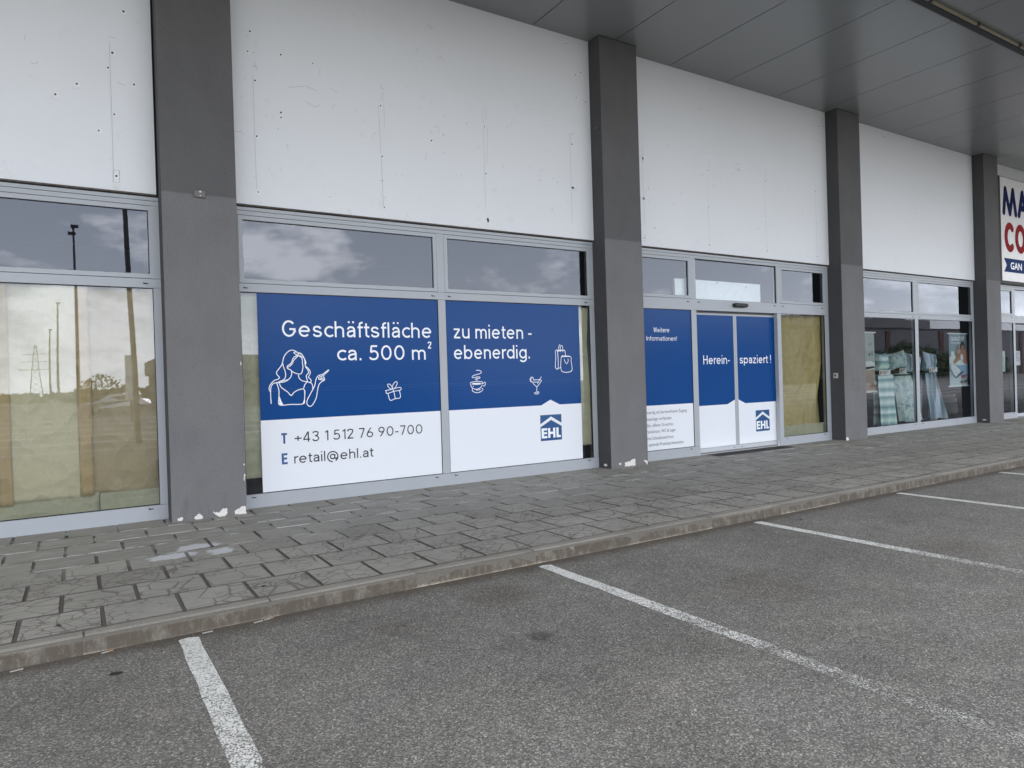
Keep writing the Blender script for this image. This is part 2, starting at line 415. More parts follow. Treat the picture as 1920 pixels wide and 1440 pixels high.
# ------------------------------------------------------------------ a plain grotesque, drawn as strokes
def arc(cx, cy, rx, ry, a0, a1, n=14):
    return [(cx+rx*math.cos(R(a0+(a1-a0)*i/n)), cy+ry*math.sin(R(a0+(a1-a0)*i/n))) for i in range(n+1)]
def glyph_set(w=.11, X=.70):
    t = w/2; xt = X-t; ry = (X-w)/2; cy = X/2; ct = 1-t; G = {}
    bx = .235; cxb = t+bx                                   # bowl
    bowl = arc(cxb, cy, bx, ry, 0, 360, 24); rs_ = 2*bx+t
    arch = lambda x0, wd: [(x0, cy*.95)] + arc(x0+wd/2, xt-.20, wd/2, .20, 170, 0, 12) + [(x0+wd, 0)]
    A = [spline([(.075, xt-.15), (.13, xt-.03), (.25, xt), (.36, xt-.04), (.415, xt-.17)], 4) + [(.415, 0)],
         spline([(.415, X*.58), (.25, X*.56), (.10, X*.46), (t+.005, X*.28), (.10, t+.035), (.20, t), (.32, t+.05), (.415, X*.30)], 4)]
    dots = lambda x: [[(x-.115, X+.20), (x-.115, X+.20+w)], [(x+.115, X+.20), (x+.115, X+.20+w)]]
    G['a'] = (A, .47); G['ä'] = (A + dots(.25), .47)
    G['b'] = ([[(t, 0), (t, 1)], bowl], rs_+t); G['d'] = ([[(rs_, 0), (rs_, 1)], bowl], rs_+t); G['p'] = ([[(t, -.27), (t, X)], bowl], rs_+t)
    G['g'] = ([[(rs_, X)] + [(rs_, .02)] + arc(cxb, -.02, bx, .20, 0, -155, 10), bowl], rs_+t)
    G['o'] = ([bowl], rs_+t); G['c'] = ([arc(cxb, cy, bx, ry, 46, 314, 18)], rs_-.045)
    G['e'] = ([[(t, cy+.01), (rs_, cy+.01)], arc(cxb, cy, bx, ry, 0, 318, 20)], rs_+t)
    G['s'] = ([spline([(.40, xt-.12), (.34, xt-.03), (.23, xt), (.11, xt-.04), (.065, xt-.15), (.12, cy+.04), (.24, cy), (.37, cy-.06), (.42, t+.15), (.36, t+.03), (.23, t), (.11, t+.03), (.05, t+.13)], 4)], .46)
    G['h'] = ([[(t, 0), (t, 1)], arch(t, .39)], .39+w); G['n'] = ([[(t, 0), (t, X)], arch(t, .39)], .39+w)
    G['m'] = ([[(t, 0), (t, X)], arch(t, .34), arch(t+.34, .34)], .68+w)
    G['r'] = ([[(t, 0), (t, X)], [(t, cy*.9)] + arc(t+.23, xt-.22, .23, .22, 170, 82, 8)], .31)
    u = [(t, X)] + arc(t+.195, t+.19, .195, .19, 180, 350, 12) + [(t+.39, t+.24)]
    G['u'] = ([u, [(t+.39, X), (t+.39, 0)]], .39+w); G['ü'] = (G['u'][0] + dots(.25), .39+w)
    G['i'] = ([[(t, 0), (t, X)], [(t, X+.18), (t, X+.18+w)]], w); G['l'] = ([[(t, 0), (t, 1)]], w)
    G['f'] = ([[(.12, 0), (.12, .82)] + arc(.26, .82, .14, .18-t, 180, 80, 8), [(0, xt), (.29, xt)]], .30)
    G['t'] = ([[(.12, .90), (.12, .20)] + arc(.25, .18, .13, .18-t, 180, 285, 8), [(0, xt), (.29, xt)]], .31)
    G['z'] = ([[(.02, xt), (.40, xt)], [(.395, xt), (.04, t)], [(.03, t), (.43, t)]], .45)
    G['v'] = ([[(.03, X), (.22, 0)], [(.22, 0), (.41, X)]], .44)
    G['.'] = ([[(t+.01, 0), (t+.01, w*1.15)]], w+.02); G['-'] = ([[(0, .37), (.26, .37)]], .26); G['+'] = ([[(0, .40), (.48, .40)], [(.24, .16), (.24, .64)]], .48)
    G['!'] = ([[(t, .30), (t, 1)], [(t, 0), (t, w)]], w)
    G['0'] = ([arc(t+.235, .5, .235, .5-t, 0, 360, 28)], .47+w)
    G['1'] = ([[(.24, 0), (.24, 1)], [(.06, .80), (.23, .95)]], .32)
    G['2'] = ([spline([(.06, .74), (.09, .88), (.25, ct), (.42, .88), (.42, .68), (.30, .45), (.06, t)], 5), [(.03, t), (.47, t)]], .50)
    G['3'] = ([spline([(.06, .80), (.12, .91), (.25, ct), (.40, .89), (.42, .75), (.36, .60), (.20, .54)], 4), spline([(.20, .54), (.38, .48), (.45, .28), (.39, .11), (.24, t), (.10, .10), (.04, .22)], 4)], .50)
    G['4'] = ([[(.37, 0), (.37, 1)], [(.355, .97), (.03, .27)], [(.01, .25), (.50, .25)]], .52)
    G['5'] = ([[(.43, ct), (.11, ct)], [(.125, ct), (.09, .52)], spline([(.09, .52), (.24, .61), (.40, .52), (.45, .32), (.38, .12), (.23, t), (.09, .10), (.03, .20)], 4)], .50)
    G['6'] = ([arc(t+.21, .30, .21, .30-t, 0, 360, 22), spline([(.36, .98), (.18, .66), (.075, .40), (.06, .28)], 4)], .42+w)
    G['9'] = ([arc(t+.21, .70, .21, .30-t, 0, 360, 22), spline([(.17, .02), (.35, .34), (.455, .60), (.47, .72)], 4)], .42+w)
    G['7'] = ([[(.03, ct), (.45, ct)], [(.44, ct), (.17, 0)]], .48)
    G['G'] = ([arc(.34, .5, .285, .5-t, 42, 335, 26) + [(.61, .30), (.61, .46)], [(.36, .47), (.66, .47)]], .68)
    G['T'] = ([[(0, ct), (.56, ct)], [(.28, 0), (.28, 1-w)]], .56); G['E'] = ([[(t, 0), (t, 1)], [(w, t), (.45, t)], [(w, .52), (.41, .52)], [(w, ct), (.45, ct)]], .46)
    G['H'] = ([[(t, 0), (t, 1)], [(.52, 0), (.52, 1)], [(w, .52), (.52-t, .52)]], .52+t); G['I'] = ([[(t, 0), (t, 1)]], w)
    G['W'] = ([[(.03, 1), (.20, 0)], [(.20, 0), (.39, .97)], [(.39, .97), (.58, 0)], [(.58, 0), (.75, 1)]], .78)
    G['@'] = ([arc(.45, .36, .40, .50, -58, 268, 34), arc(.44, .37, .17, .22, 20, 340, 18), spline([(.63, .58), (.60, .28), (.66, .16), (.76, .19), (.85, .33)], 5)], .92)
    return G
def stroke_text(mb, body, x0, x1, zb, cap, y, w=.11, gap=.115, space=.27):
    G = glyph_set(w); x = 0; S = []
    for c in body:
        if c == ' ': x += space; continue
        st, wd = G[c]
        for s in st: S.append([(p[0]+x, p[1]) for p in s])
        x += wd+gap*(.45 if c in 'ftrc' else .6 if c == '1' else 1)
    a = min(p[0] for s in S for p in s); b = max(p[0] for s in S for p in s)
    t = w*cap/2; kx = (x1-x0-2*t)/(b-a)
    for i, s in enumerate(S): mb.ribbon([(x0+t+(p[0]-a)*kx, zb+p[1]*cap) for p in s], w*cap, y-.00003*(i % 24))
WOMAN= [[(1.855, 1.152), (1.852, 1.225), (1.853, 1.295), (1.861, 1.347), (1.885, 1.379), (1.925, 1.389), (1.982, 1.391), (2.035, 1.407), (2.076, 1.442), (2.092, 1.483), (2.09, 1.521), (2.07, 1.536), (2.05, 1.546), (2.043, 1.561), (2.054, 1.581), (2.081, 1.599), (2.099, 1.625), (2.112, 1.658), (2.136, 1.684), (2.166, 1.693)], [(2.051, 1.56), (2.08, 1.578), (2.105, 1.607), (2.123, 1.643), (2.16, 1.678), (2.175, 1.693)], [(1.848, 1.289), (1.837, 1.319), (1.847, 1.359), (1.877, 1.397), (1.903, 1.417), (1.937, 1.427), (1.955, 1.444), (1.944, 1.462), (1.925, 1.489), (1.929, 1.515), (1.956, 1.55), (1.986, 1.591), (1.998, 1.632), (2.014, 1.685), (2.051, 1.732), (2.092, 1.756), (2.133, 1.751), (2.167, 1.729), (2.175, 1.708), (2.163, 1.699), (2.132, 1.72), (2.125, 1.732), (2.15, 1.735), (2.176, 1.717), (2.208, 1.713), (2.231, 1.683)], [(1.995, 1.608), (2.005, 1.561), (2.021, 1.514), (2.024, 1.466), (2.012, 1.431), (1.983, 1.411), (1.948, 1.398), (1.925, 1.381)], [(2.167, 1.729), (2.208, 1.716), (2.234, 1.677), (2.253, 1.635), (2.258, 1.605), (2.251, 1.575), (2.283, 1.545), (2.306, 1.502), (2.295, 1.466), (2.283, 1.443), (2.306, 1.418), (2.314, 1.397), (2.299, 1.379)], [(2.175, 1.693), (2.207, 1.687), (2.242, 1.656), (2.249, 1.605), (2.254, 1.563), (2.282, 1.521), (2.284, 1.491), (2.259, 1.461), (2.264, 1.425), (2.272, 1.389)], [(2.175, 1.693), (2.207, 1.672), (2.22, 1.636), (2.219, 1.6), (2.224, 1.57), (2.217, 1.522), (2.198, 1.484), (2.159, 1.484), (2.119, 1.5), (2.09, 1.518)], [(2.168, 1.472), (2.176, 1.436), (2.204, 1.406), (2.245, 1.393), (2.287, 1.383), (2.316, 1.37), (2.33, 1.333), (2.326, 1.303)], [(2.263, 1.386), (2.238, 1.354), (2.225, 1.318)], [(1.919, 1.387), (1.935, 1.345), (1.945, 1.292), (1.942, 1.221), (1.946, 1.136), (2.067, 1.135), (2.213, 1.136), (2.23, 1.198), (2.239, 1.288)], [(1.948, 1.386), (1.969, 1.338), (2.003, 1.308), (2.042, 1.277), (2.079, 1.237), (2.112, 1.271), (2.165, 1.299), (2.213, 1.308), (2.23, 1.297), (2.234, 1.258), (2.23, 1.186), (2.208, 1.136)], [(1.948, 1.221), (1.964, 1.174), (1.983, 1.137)], [(1.946, 1.198), (1.955, 1.162), (1.966, 1.137)], [(1.947, 1.162), (1.957, 1.137)], [(2.447, 1.469), (2.516, 1.52), (2.516, 1.508), (2.459, 1.457), (2.467, 1.432), (2.471, 1.405), (2.444, 1.39), (2.413, 1.367), (2.397, 1.337), (2.383, 1.283), (2.368, 1.205), (2.339, 1.146), (2.308, 1.108), (2.278, 1.106), (2.258, 1.134), (2.259, 1.173), (2.294, 1.238), (2.332, 1.303), (2.355, 1.35), (2.369, 1.411), (2.388, 1.446), (2.416, 1.464), (2.447, 1.469)], [(2.459, 1.457), (2.428, 1.448), (2.403, 1.434), (2.405, 1.413), (2.433, 1.424), (2.457, 1.417), (2.428, 1.439)], [(2.408, 1.413), (2.439, 1.406), (2.471, 1.405)]]
GIFT= [[(3.222, 1.254), (3.307, 1.268), (3.418, 1.289), (3.425, 1.256), (3.333, 1.242), (3.244, 1.218), (3.231, 1.252)], [(3.256, 1.22), (3.282, 1.134), (3.35, 1.15), (3.419, 1.164), (3.408, 1.251)], [(3.322, 1.267), (3.335, 1.234), (3.352, 1.15)], [(3.319, 1.27), (3.284, 1.279), (3.259, 1.308), (3.255, 1.327), (3.268, 1.335), (3.291, 1.326), (3.311, 1.298), (3.32, 1.27), (3.32, 1.309), (3.339, 1.341), (3.366, 1.362), (3.383, 1.351), (3.377, 1.324), (3.349, 1.283), (3.325, 1.27)]]
CUP= [[(4.511, 1.482), (4.559, 1.481), (4.589, 1.464), (4.588, 1.449), (4.557, 1.433), (4.496, 1.421), (4.455, 1.405), (4.452, 1.39), (4.474, 1.385), (4.535, 1.394), (4.566, 1.389), (4.565, 1.377), (4.535, 1.373), (4.507, 1.368), (4.5, 1.359), (4.514, 1.353), (4.536, 1.352)], [(4.418, 1.32), (4.445, 1.327), (4.506, 1.331), (4.588, 1.33), (4.604, 1.321), (4.602, 1.306), (4.59, 1.3)], [(4.418, 1.317), (4.424, 1.299), (4.428, 1.278), (4.449, 1.248), (4.489, 1.232), (4.523, 1.231), (4.564, 1.245), (4.589, 1.268), (4.6, 1.288)], [(4.604, 1.312), (4.611, 1.303), (4.639, 1.321), (4.65, 1.311), (4.646, 1.287), (4.63, 1.272), (4.611, 1.27)], [(4.459, 1.242), (4.444, 1.231), (4.448, 1.21), (4.481, 1.191), (4.514, 1.184), (4.555, 1.189), (4.59, 1.205), (4.608, 1.223), (4.601, 1.235), (4.591, 1.241)], [(4.496, 1.228), (4.516, 1.22), (4.55, 1.221), (4.571, 1.231)], [(4.438, 1.303), (4.468, 1.298), (4.518, 1.294), (4.569, 1.298), (4.587, 1.302)], [(4.451, 1.309), (4.519, 1.305), (4.573, 1.308)], [(4.457, 1.278), (4.467, 1.264)]]
COCKTAIL= [[(5.426, 1.33), (5.558, 1.327), (5.534, 1.283), (5.502, 1.247), (5.481, 1.238), (5.446, 1.258), (5.413, 1.296), (5.395, 1.312)], [(5.414, 1.301), (5.508, 1.298)], [(5.564, 1.373), (5.524, 1.321), (5.494, 1.273)], [(5.481, 1.238), (5.48, 1.153), (5.495, 1.15)], [(5.472, 1.158), (5.45, 1.155), (5.438, 1.146), (5.453, 1.134), (5.494, 1.133), (5.515, 1.146), (5.51, 1.162), (5.491, 1.164)], [(5.426, 1.33), (5.427, 1.355), (5.409, 1.371), (5.386, 1.365), (5.37, 1.341), (5.377, 1.312), (5.395, 1.306)], [(5.404, 1.349), (5.389, 1.353), (5.381, 1.331), (5.395, 1.312)]]
BAGS= [[(5.812, 1.498), (5.819, 1.587), (5.825, 1.651), (5.824, 1.737), (5.859, 1.727), (5.862, 1.488), (5.812, 1.498)], [(5.862, 1.486), (5.914, 1.497)], [(5.859, 1.727), (5.887, 1.737), (5.982, 1.743), (5.994, 1.72), (6.002, 1.666)], [(5.848, 1.746), (5.983, 1.748)], [(5.874, 1.749), (5.886, 1.8), (5.898, 1.823), (5.906, 1.82)], [(5.908, 1.721), (5.911, 1.801), (5.933, 1.813), (5.949, 1.801), (5.953, 1.746), (5.954, 1.72)], [(5.921, 1.65), (6.087, 1.652), (6.097, 1.584), (6.1, 1.445), (5.92, 1.449), (5.921, 1.65)], [(5.924, 1.657), (5.948, 1.669), (5.999, 1.662), (6.059, 1.662), (6.083, 1.652)], [(5.974, 1.618), (5.985, 1.585), (6.011, 1.553), (6.036, 1.572), (6.045, 1.598), (6.04, 1.624)]]
D1= [(0.403, 4.755), (0.402, 4.135), (0.402, 3.514), (0.361, 4.596), (0.089, 4.379), (0.262, 3.948), (0.587, 4.472), (0.513, 5.199), (-0.092, 4.241)]
D2= [(1.78, 4.758), (1.78, 4.138), (1.779, 3.517), (2.053, 4.45), (2.051, 4.393), (3.256, 4.751), (3.257, 4.129), (3.265, 3.505), (3.933, 4.431), (1.742, 5.296), (1.711, 5.067), (2.071, 5.111), (4.726, 4.742), (4.726, 4.112), (4.734, 3.511), (4.737, 3.472), (6.187, 4.736), (6.188, 4.105), (6.136, 6.184), (6.29, 5.763), (6.39, 5.817), (6.293, 5.431), (6.469, 5.402), (6.183, 4.109), (6.173, 4.109), (4.729, 3.497)]
D3= [(7.567, 4.738), (7.562, 4.111), (7.567, 4.738), (7.562, 4.111), (7.552, 3.488), (9.038, 4.741), (9.029, 4.123), (9.017, 3.499), (10.505, 4.749), (10.509, 4.128), (10.501, 3.508), (11.971, 4.743), (11.969, 4.128), (11.963, 3.512), (12.122, 5.867), (11.954, 5.998), (12.127, 6.002), (11.951, 5.724), (12.115, 5.722), (9.793, 4.864), (7.779, 3.665)]
SC= [[(0.379, 4.912), (0.429, 4.913)], [(0.38, 4.861), (0.378, 3.544)], [(0.442, 4.472), (0.471, 4.453), (0.506, 4.453)], [(0.376, 3.57), (0.431, 3.575), (0.429, 3.451), (0.373, 3.447), (0.376, 3.57)], [(1.759, 4.912), (1.804, 4.915), (1.796, 4.876)], [(1.758, 4.809), (1.759, 3.556)], [(1.794, 3.419), (1.804, 3.391)], [(3.279, 4.926), (3.263, 4.817)], [(3.293, 4.921), (3.292, 4.806)], [(3.227, 4.762), (3.243, 4.081), (3.253, 3.512)], [(3.296, 4.775), (3.303, 4.482)], [(2.147, 4.755), (2.345, 4.81), (2.468, 4.781)], [(2.324, 4.638), (2.446, 4.584), (2.512, 4.627)], [(2.627, 4.852), (2.721, 4.8)], [(4.705, 4.914), (4.711, 4.791)], [(4.751, 4.922), (4.752, 4.833)], [(4.709, 4.719), (4.705, 3.633)], [(4.771, 4.73), (4.743, 4.226)], [(6.221, 4.867), (6.222, 4.893), (6.168, 4.884), (6.156, 4.751), (6.154, 3.594)], [(9.061, 4.927), (9.08, 4.829), (9.054, 4.748), (8.996, 4.74)], [(9.86, 4.972), (9.763, 4.958), (9.719, 4.872), (9.775, 4.827), (9.834, 4.853), (9.812, 4.908)], [(10.513, 4.933), (10.51, 4.766)], [(9.022, 4.599), (9.012, 3.532)], [(10.474, 4.691), (10.498, 3.532)], [(11.969, 4.901), (11.98, 4.777)], [(11.96, 4.674), (11.964, 3.363)], [(12.092, 5.865), (12.168, 5.872)], [(7.529, 3.538), (7.577, 3.542), (7.573, 3.449), (7.525, 3.445)], [(7.564, 4.888), (7.569, 3.708)]]
CHIP0= [[(0.83, 0.031), (0.867, 0.046), (0.885, 0.03), (0.872, 0.008), (0.838, 0.012)], [(0.984, 0.024), (1.038, 0.065), (1.072, 0.019), (1.052, -0.003), (0.99, 0.006)], [(1.168, 0.059), (1.226, 0.048), (1.259, 0.085), (1.305, 0.089), (1.306, 0.037), (1.276, -0.008), (1.218, 0.003)], [(1.38, 0.042), (1.426, 0.064), (1.45, 0.085), (1.496, 0.085), (1.493, -0.011), (1.382, 0.009)]]
CHIP1= [[(6.807, 0.076), (6.909, 0.084), (6.956, 0.114), (7.009, 0.11), (7.01, 0.011), (6.804, 0.016)], [(6.694, 0.077), (6.734, 0.07), (6.726, 0.04), (6.689, 0.052)], [(7.164, 0.079), (7.253, 0.062), (7.251, 0.006), (7.198, 0.058)]]
CHIP2= [[(12.341, 0.054), (12.397, 0.061), (12.431, -0.008), (12.334, -0.006)]]
# ------------------------------------------------------------------ the ground
GZ = -0.105                                   # asphalt level; the pavement top is z = 0
mb = MB(); mb.face([(-600,-700,GZ),(700,-700,GZ),(700,-3.555,GZ),(-600,-3.555,GZ)])
o = build('parking_lot', mb, ASPHALT); tag(o, kind='structure')

XA, XB = -8.0, 34.0
mb = MB(); mb.face([(XA,-3.455,-.011),(XB,-3.455,-.011),(XB,.02,-.011),(XA,.02,-.011)])
tones = []
rows = [(-3.44,-3.0), (-3.0,-2.57), (-2.57,-2.145), (-2.145,-1.72), (-1.72,-1.285), (-1.285,-.86), (-.86,-.43), (-.43,.015)]
rs = random.Random(5); ftone = [0.5]
for r, (ya, yb) in enumerate(rows):
    off = .10 if r % 2 == 0 else -.115
    k = math.floor((XA-off)/.4205)
    x = off + k*.4205
    while x < XB:
        xa, xb = max(x, XA), min(x+.4205, XB)
        if xb-xa > .05:
            g = .0065 + rs.uniform(0, .0025); c = .005
            z = rs.uniform(-.0012, .0012); t1, t2 = rs.uniform(-.001,.001), rs.uniform(-.001,.001)
            a0, a1, b0, b1 = xa+g, xb-g, ya+g, yb-g
            j = lambda: rs.uniform(-.002, .002)
            top = [(a0+c+j(), b0+c+j(), z+t1), (a1-c+j(), b0+c+j(), z+t2), (a1-c+j(), b1-c+j(), z-t1), (a0+c+j(), b1-c+j(), z-t2)]
            bot = [(a0,b0,-.009),(a1,b0,-.009),(a1,b1,-.009),(a0,b1,-.009)]
            t = min(1, max(0, rs.gauss(.5, .22)))
            mb.face(top, 1); ftone.append(t)
            for q in range(4):
                p = (q+1) % 4
                mb.face([bot[q], bot[p], top[p], top[q]], 2); ftone.append(0)
        x += .4205
o = build('pavement', mb, [JOINT, SLAB, RIM]); tag(o, kind='structure')
at = o.data.attributes.new('tone', 'FLOAT', 'FACE'); at.data.foreach_set('value', ftone)

mb = MB()
for k in range(int(XA), int(XB)):
    rk = random.Random(k+50); d = rk.uniform(-.004, .004); h = rk.uniform(-.003, .003)
    x0, x1 = k+.005, k+1-.005
    prof = [(-3.449,-.13), (-3.449,-.001+h), (-3.520+d,-.001+h), (-3.534+d,-.006+h), (-3.549+d,-.032+h), (-3.556+d,-.13)]
    n = 7; P = []
    for i in range(n):
        u = i/(n-1); x = x0+(x1-x0)*u; e = .004 if i in (0, n-1) else 0
        P.append([(x, y+(e if y < -3.5 else 0)+rk.uniform(-.0015,.0015), z-(e if z > -.1 else 0)+rk.uniform(-.0012,.0012)) for y, z in prof])
    mb.grid(P); mb.face(P[0]); mb.face(P[-1][::-1])
o = build('kerb', mb, KERB, bevel=0); tag(o, kind='structure')
mb = MB(); mb.box(XA, XB, -3.546, -3.440, -.12, -.012); o = build('kerb_joint', mb, JOINT); tag(o, kind='structure')

# ---- bay lines: one painted line, then copies
LINE_LAB = ['nearest white bay line, starting at the kerb below the pillar with four chips',
            'worn white bay line running from mid kerb to the lower right corner',
            'white bay line starting at the kerb in front of the sliding door with blue leaves',
            'thin white bay line starting at the kerb in front of the bedding shop window',
            'short far white bay line at the right edge of the picture']
mb = MB(); rl = random.Random(3)
ys = [-3.632-.18*i for i in range(25)]
P = []
for i, y in enumerate(ys):
    e = .006
    P.append([(-.053+rl.uniform(-e,e), y+rl.uniform(-.004,.004)-(.012 if i==0 else 0), 0), (0, y, 0), (.053+rl.uniform(-e,e), y-(.02 if i==0 else 0), 0)])
mb.grid(P)
line0 = build('parking_line', mb, LINE); line0.location = (.515, 0, GZ+.003)
for i, x in enumerate([.515, 3.02, 5.515, 8.0, 10.49, -1.98, 12.98, 15.47]):
    o = line0 if i == 0 else line0.copy()
    if i: col.objects.link(o)
    o.location = (x, 0, GZ+.003)
    tag(o, LINE_LAB[i] if i < 5 else ['white bay line out beyond the left edge of the picture','white bay line farther along the kerb past the right edge, first of two','white bay line farther along the kerb past the right edge, second of two'][i-5], 'road marking', 'white parking bay lines')

mb = MB()
for y, d in ((-11.8,.5), (-15.2,.7), (-19.0,.8), (-23.5,1.0), (-29.0,1.3), (-36.0,1.6)): mb.face([(-60,y-d,GZ+.004),(70,y-d,GZ+.004),(70,y,GZ+.004),(-60,y,GZ+.004)])
o = build('lane_strips', mb, plain('pale_lane_strip', (.40,.39,.36), .8)); tag(o, kind='structure')

# ------------------------------------------------------------------ the building
SOF = 6.305; PB = 3.37; PY = -.041; PQ = -.287
B = empty('retail_building', (0,0,0))
tag(B, 'grey and white retail building with plastered pillars, blank white panels and a deep soffit', 'building')
PIL = [(-5.0,-4.28), (.778,1.497), (6.5485,7.268), (12.333,13.057), (18.06,18.7605), (23.83,24.55)]
pil_lab = [None, 'pillar with four white plaster chips along its foot and a small box at mid height', 'pillar with a large white chip at its foot',
           'pillar with a key switch on its side', 'pillar next to the red and blue shop sign', None]
pillars = []
for k, (a, b) in enumerate(PIL):
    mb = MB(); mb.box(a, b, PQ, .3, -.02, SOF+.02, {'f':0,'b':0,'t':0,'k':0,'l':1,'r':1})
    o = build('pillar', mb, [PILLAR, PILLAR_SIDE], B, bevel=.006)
    if pil_lab[k]: o['label'] = pil_lab[k]
    pillars.append(o)
    mb = MB(); mb.box(a-.006, b+.006, PQ-.006, PQ+.2, SOF-.012, SOF-.003); build('cap_joint', mb, SEAM, o)
def jag(pts, n=6, amp=.005, rs=random.Random(9)):
    out = []
    for i in range(len(pts)):
        a = Vector(pts[i]); b = Vector(pts[(i+1) % len(pts)])
        for t in range(n):
            q = a.lerp(b, t/n); out.append((q.x+rs.uniform(-amp, amp), max(.003, q.y+rs.uniform(-amp, amp))))
    return out
for k, S in ((1, CHIP0), (2, CHIP1), (3, CHIP2)):
    for s in S:
        s = [(min(max(x, PIL[k][0]+.004), PIL[k][1]-.004), z) for x, z in s]
        mb = MB(); q = jag(s); mb.poly(q, PQ-.003)
        for i in range(len(q)):
            a, b = q[i], q[(i+1) % len(q)]; mb.face([(a[0],PQ-.003,a[1]),(b[0],PQ-.003,b[1]),(b[0],PQ+.01,b[1]),(a[0],PQ+.01,a[1])])
        build('bare_plaster', mb, BARE, pillars[k])
# chips on the left side of the second and the fourth pillar
for k, (y, z, r) in ((2, (-.16,.05,.035)), (4, (-.17,.07,.03))):
    mb = MB(); x = PIL[k][0]-.003
    mb.face([(x, y+r*1.5*math.cos(t*.6)*random.uniform(.7,1.1), z+r*.6*math.sin(t*.6)*random.uniform(.7,1.1)) for t in range(10)])
    build('bare_plaster', mb, BARE, pillars[k])
for i in range(4):
    mb = MB(); z = .55-.2*random.random() if i else 1.6; mb.disc(1.492-random.random()*.012, z, .004+.006*random.random(), PQ-.0025, n=6, rz=.008+.02*random.random())
    build('bare_plaster', mb, BARE, pillars[1])
# small fixed boxes
mb = MB(); mb.box(1.083, 1.189, PQ-.028, PQ+.001, 3.320, 3.386); jb = build('junction_box', mb, plain('box_grey', (.16,.155,.15), .7), pillars[1], bevel=.004)
mb = MB(); mb.disc(1.139, 3.377, .011, PQ-.030); mb.disc(1.139, 3.335, .006, PQ-.030); build('screw', mb, BARE, pillars[1])
mb = MB(); mb.box(12.333-.03, 12.335, -.165, -.083, 1.188, 1.288); build('key_switch', mb, plain('switch_plate', (.45,.44,.40), .5), pillars[3], bevel=.004)
mb = MB(); mb.box(12.298, 12.303, -.135, -.110, 1.225, 1.262); build('key_slot', mb, BLACKPL, pillars[3])
mb = MB()
for a in ((12.60,12.785,1.153,1.157),(12.60,12.785,.955,.959),(12.60,12.604,.955,1.157),(12.781,12.785,.955,1.157)): mb.box(a[0],a[1],PQ-.0015,PQ+.001,a[2],a[3])
build('cover_plate', mb, PILLAR_SIDE, pillars[3])
mb = MB(); mb.tube([(6.5485-.03,-.20,4.98),(6.55,-.20,4.98)], .022, 8); build('fixing_stub', mb, PILLAR, pillars[2])

# white panels above the windows, with the screw holes and scuffs an older sign left
def panel(a, b, holes=(), scr=(), rings=True, extra=0, mat=PANEL, seed=1):
    mb = MB(); mb.box(a, b, PY, -.012, PB, SOF+.01)
    rs = random.Random(seed); y = PY-.0012
    for (x, z) in holes:
        if rings: mb.disc(x+.004, z-.004, .026*rs.uniform(.7,.95), y, 3, 9)
        mb.disc(x, z, rs.uniform(.009,.0125), y-.0006, 1, 8)
    for s in scr: mb.ribbon(s, .0048 if len(s) > 2 else .004, y-.0003, 2)
    for i in range(extra):
        x = rs.uniform(a+.1, b-.1); z = rs.choice([rs.uniform(4.0, 5.2), rs.uniform(3.5, 5.9)])
        if rs.random() < .5: mb.disc(x, z, rs.uniform(.003,.008), y-.0004, 1 if rs.random() < .4 else 2, 6)
        else:
            t = rs.uniform(0, 6.28); l = rs.uniform(.02, .11); c = rs.uniform(-.8, .8); pts = []
            for q in range(4): pts.append((x, z)); x += math.cos(t)*l/3; z += math.sin(t)*l/3; t += c
            mb.ribbon(pts, rs.uniform(.002,.005), y-.0002, 2)
    o = build('wall_panel', mb, [mat, MARK, SCRATCH, FILLER], B)
    return o
panel(-4.28, .757, D1, SC[:4], extra=34, seed=2)['label'] = 'white panel with patched hole row near its right edge'
panel(1.50, 6.545, D2, SC[4:19], extra=90, seed=3)['label'] = 'widest white panel with three rows of screw holes and scuff marks'
panel(7.271, 12.330, D3, SC[19:], extra=26, seed=4)['label'] = 'white panel above the sliding door with hook-shaped marks'
panel(13.06, 18.057, [(14.39,6.15),(14.33,6.17),(13.2,5.1)], (), rings=False, extra=5, seed=5)['label'] = 'clean white panel above the bedding window'
panel(18.763, 23.827, (), (), mat=plain('light_grey_panel', (.60,.61,.62), .5))
for a, b in ((-4.275,.757), (1.5,6.545), (7.271,12.33), (13.06,18.057), (18.763,23.827)):
    mb = MB(); n = 40; rs = random.Random(int(a*10))
    P = []
    for i in range(n+1):
        x = a+(b-a)*i/n; d = rs.uniform(-.003,.004)
        P.append([(x,PY+.004,PB-.001),(x,PY+.002+d,PB-.016+d),(x,-.014,PB-.020+d),(x,-.012,PB-.001)])
    mb.grid(P); build('drip_edge', mb, RAILM, B)

# canopy: soffit sheets with open seams, a rail along it, and the fascia
CY = -6.6
seams = []; x = 5.555-1.315*11
while x < 36: seams.append(x); x += 1.315
mb = MB()
for a, b in zip(seams[:-1], seams[1:]):
    mb.box(a+.008, b-.008, CY+.05, .0, SOF, SOF+.03)
so_ = build('soffit', mb, SOFFIT, B)
mb = MB()
for a in seams: mb.box(a-.03, a+.03, CY+.05, -.001, SOF+.012, SOF+.022)
build('seam', mb, SEAM, so_)
mb = MB(); mb.box(seams[0], seams[-1], CY, .3, SOF+.032, 7.3); build('canopy', mb, ROOFM, B)
mb = MB(); mb.box(seams[0], seams[-1], CY, CY+.045, SOF-.08, SOF+.030); build('fascia', mb, plain('fascia_sheet', (.30,.31,.32), .4), B)
mb = MB(); mb.box(seams[0], seams[-1], -3.165, -3.075, SOF-.018, SOF-.001)
rail = build('soffit_rail', mb, GASKET, B)
mb = MB(); x = seams[0]+.4
while x < seams[-1]-1.4:
    mb.tube([(x,-3.215,SOF-.028),(x+1.255,-3.215,SOF-.028)], .020, 8); x += 1.315
build('light_tube', mb, plain('dusty_tube', (.24,.205,.135), .5), rail)
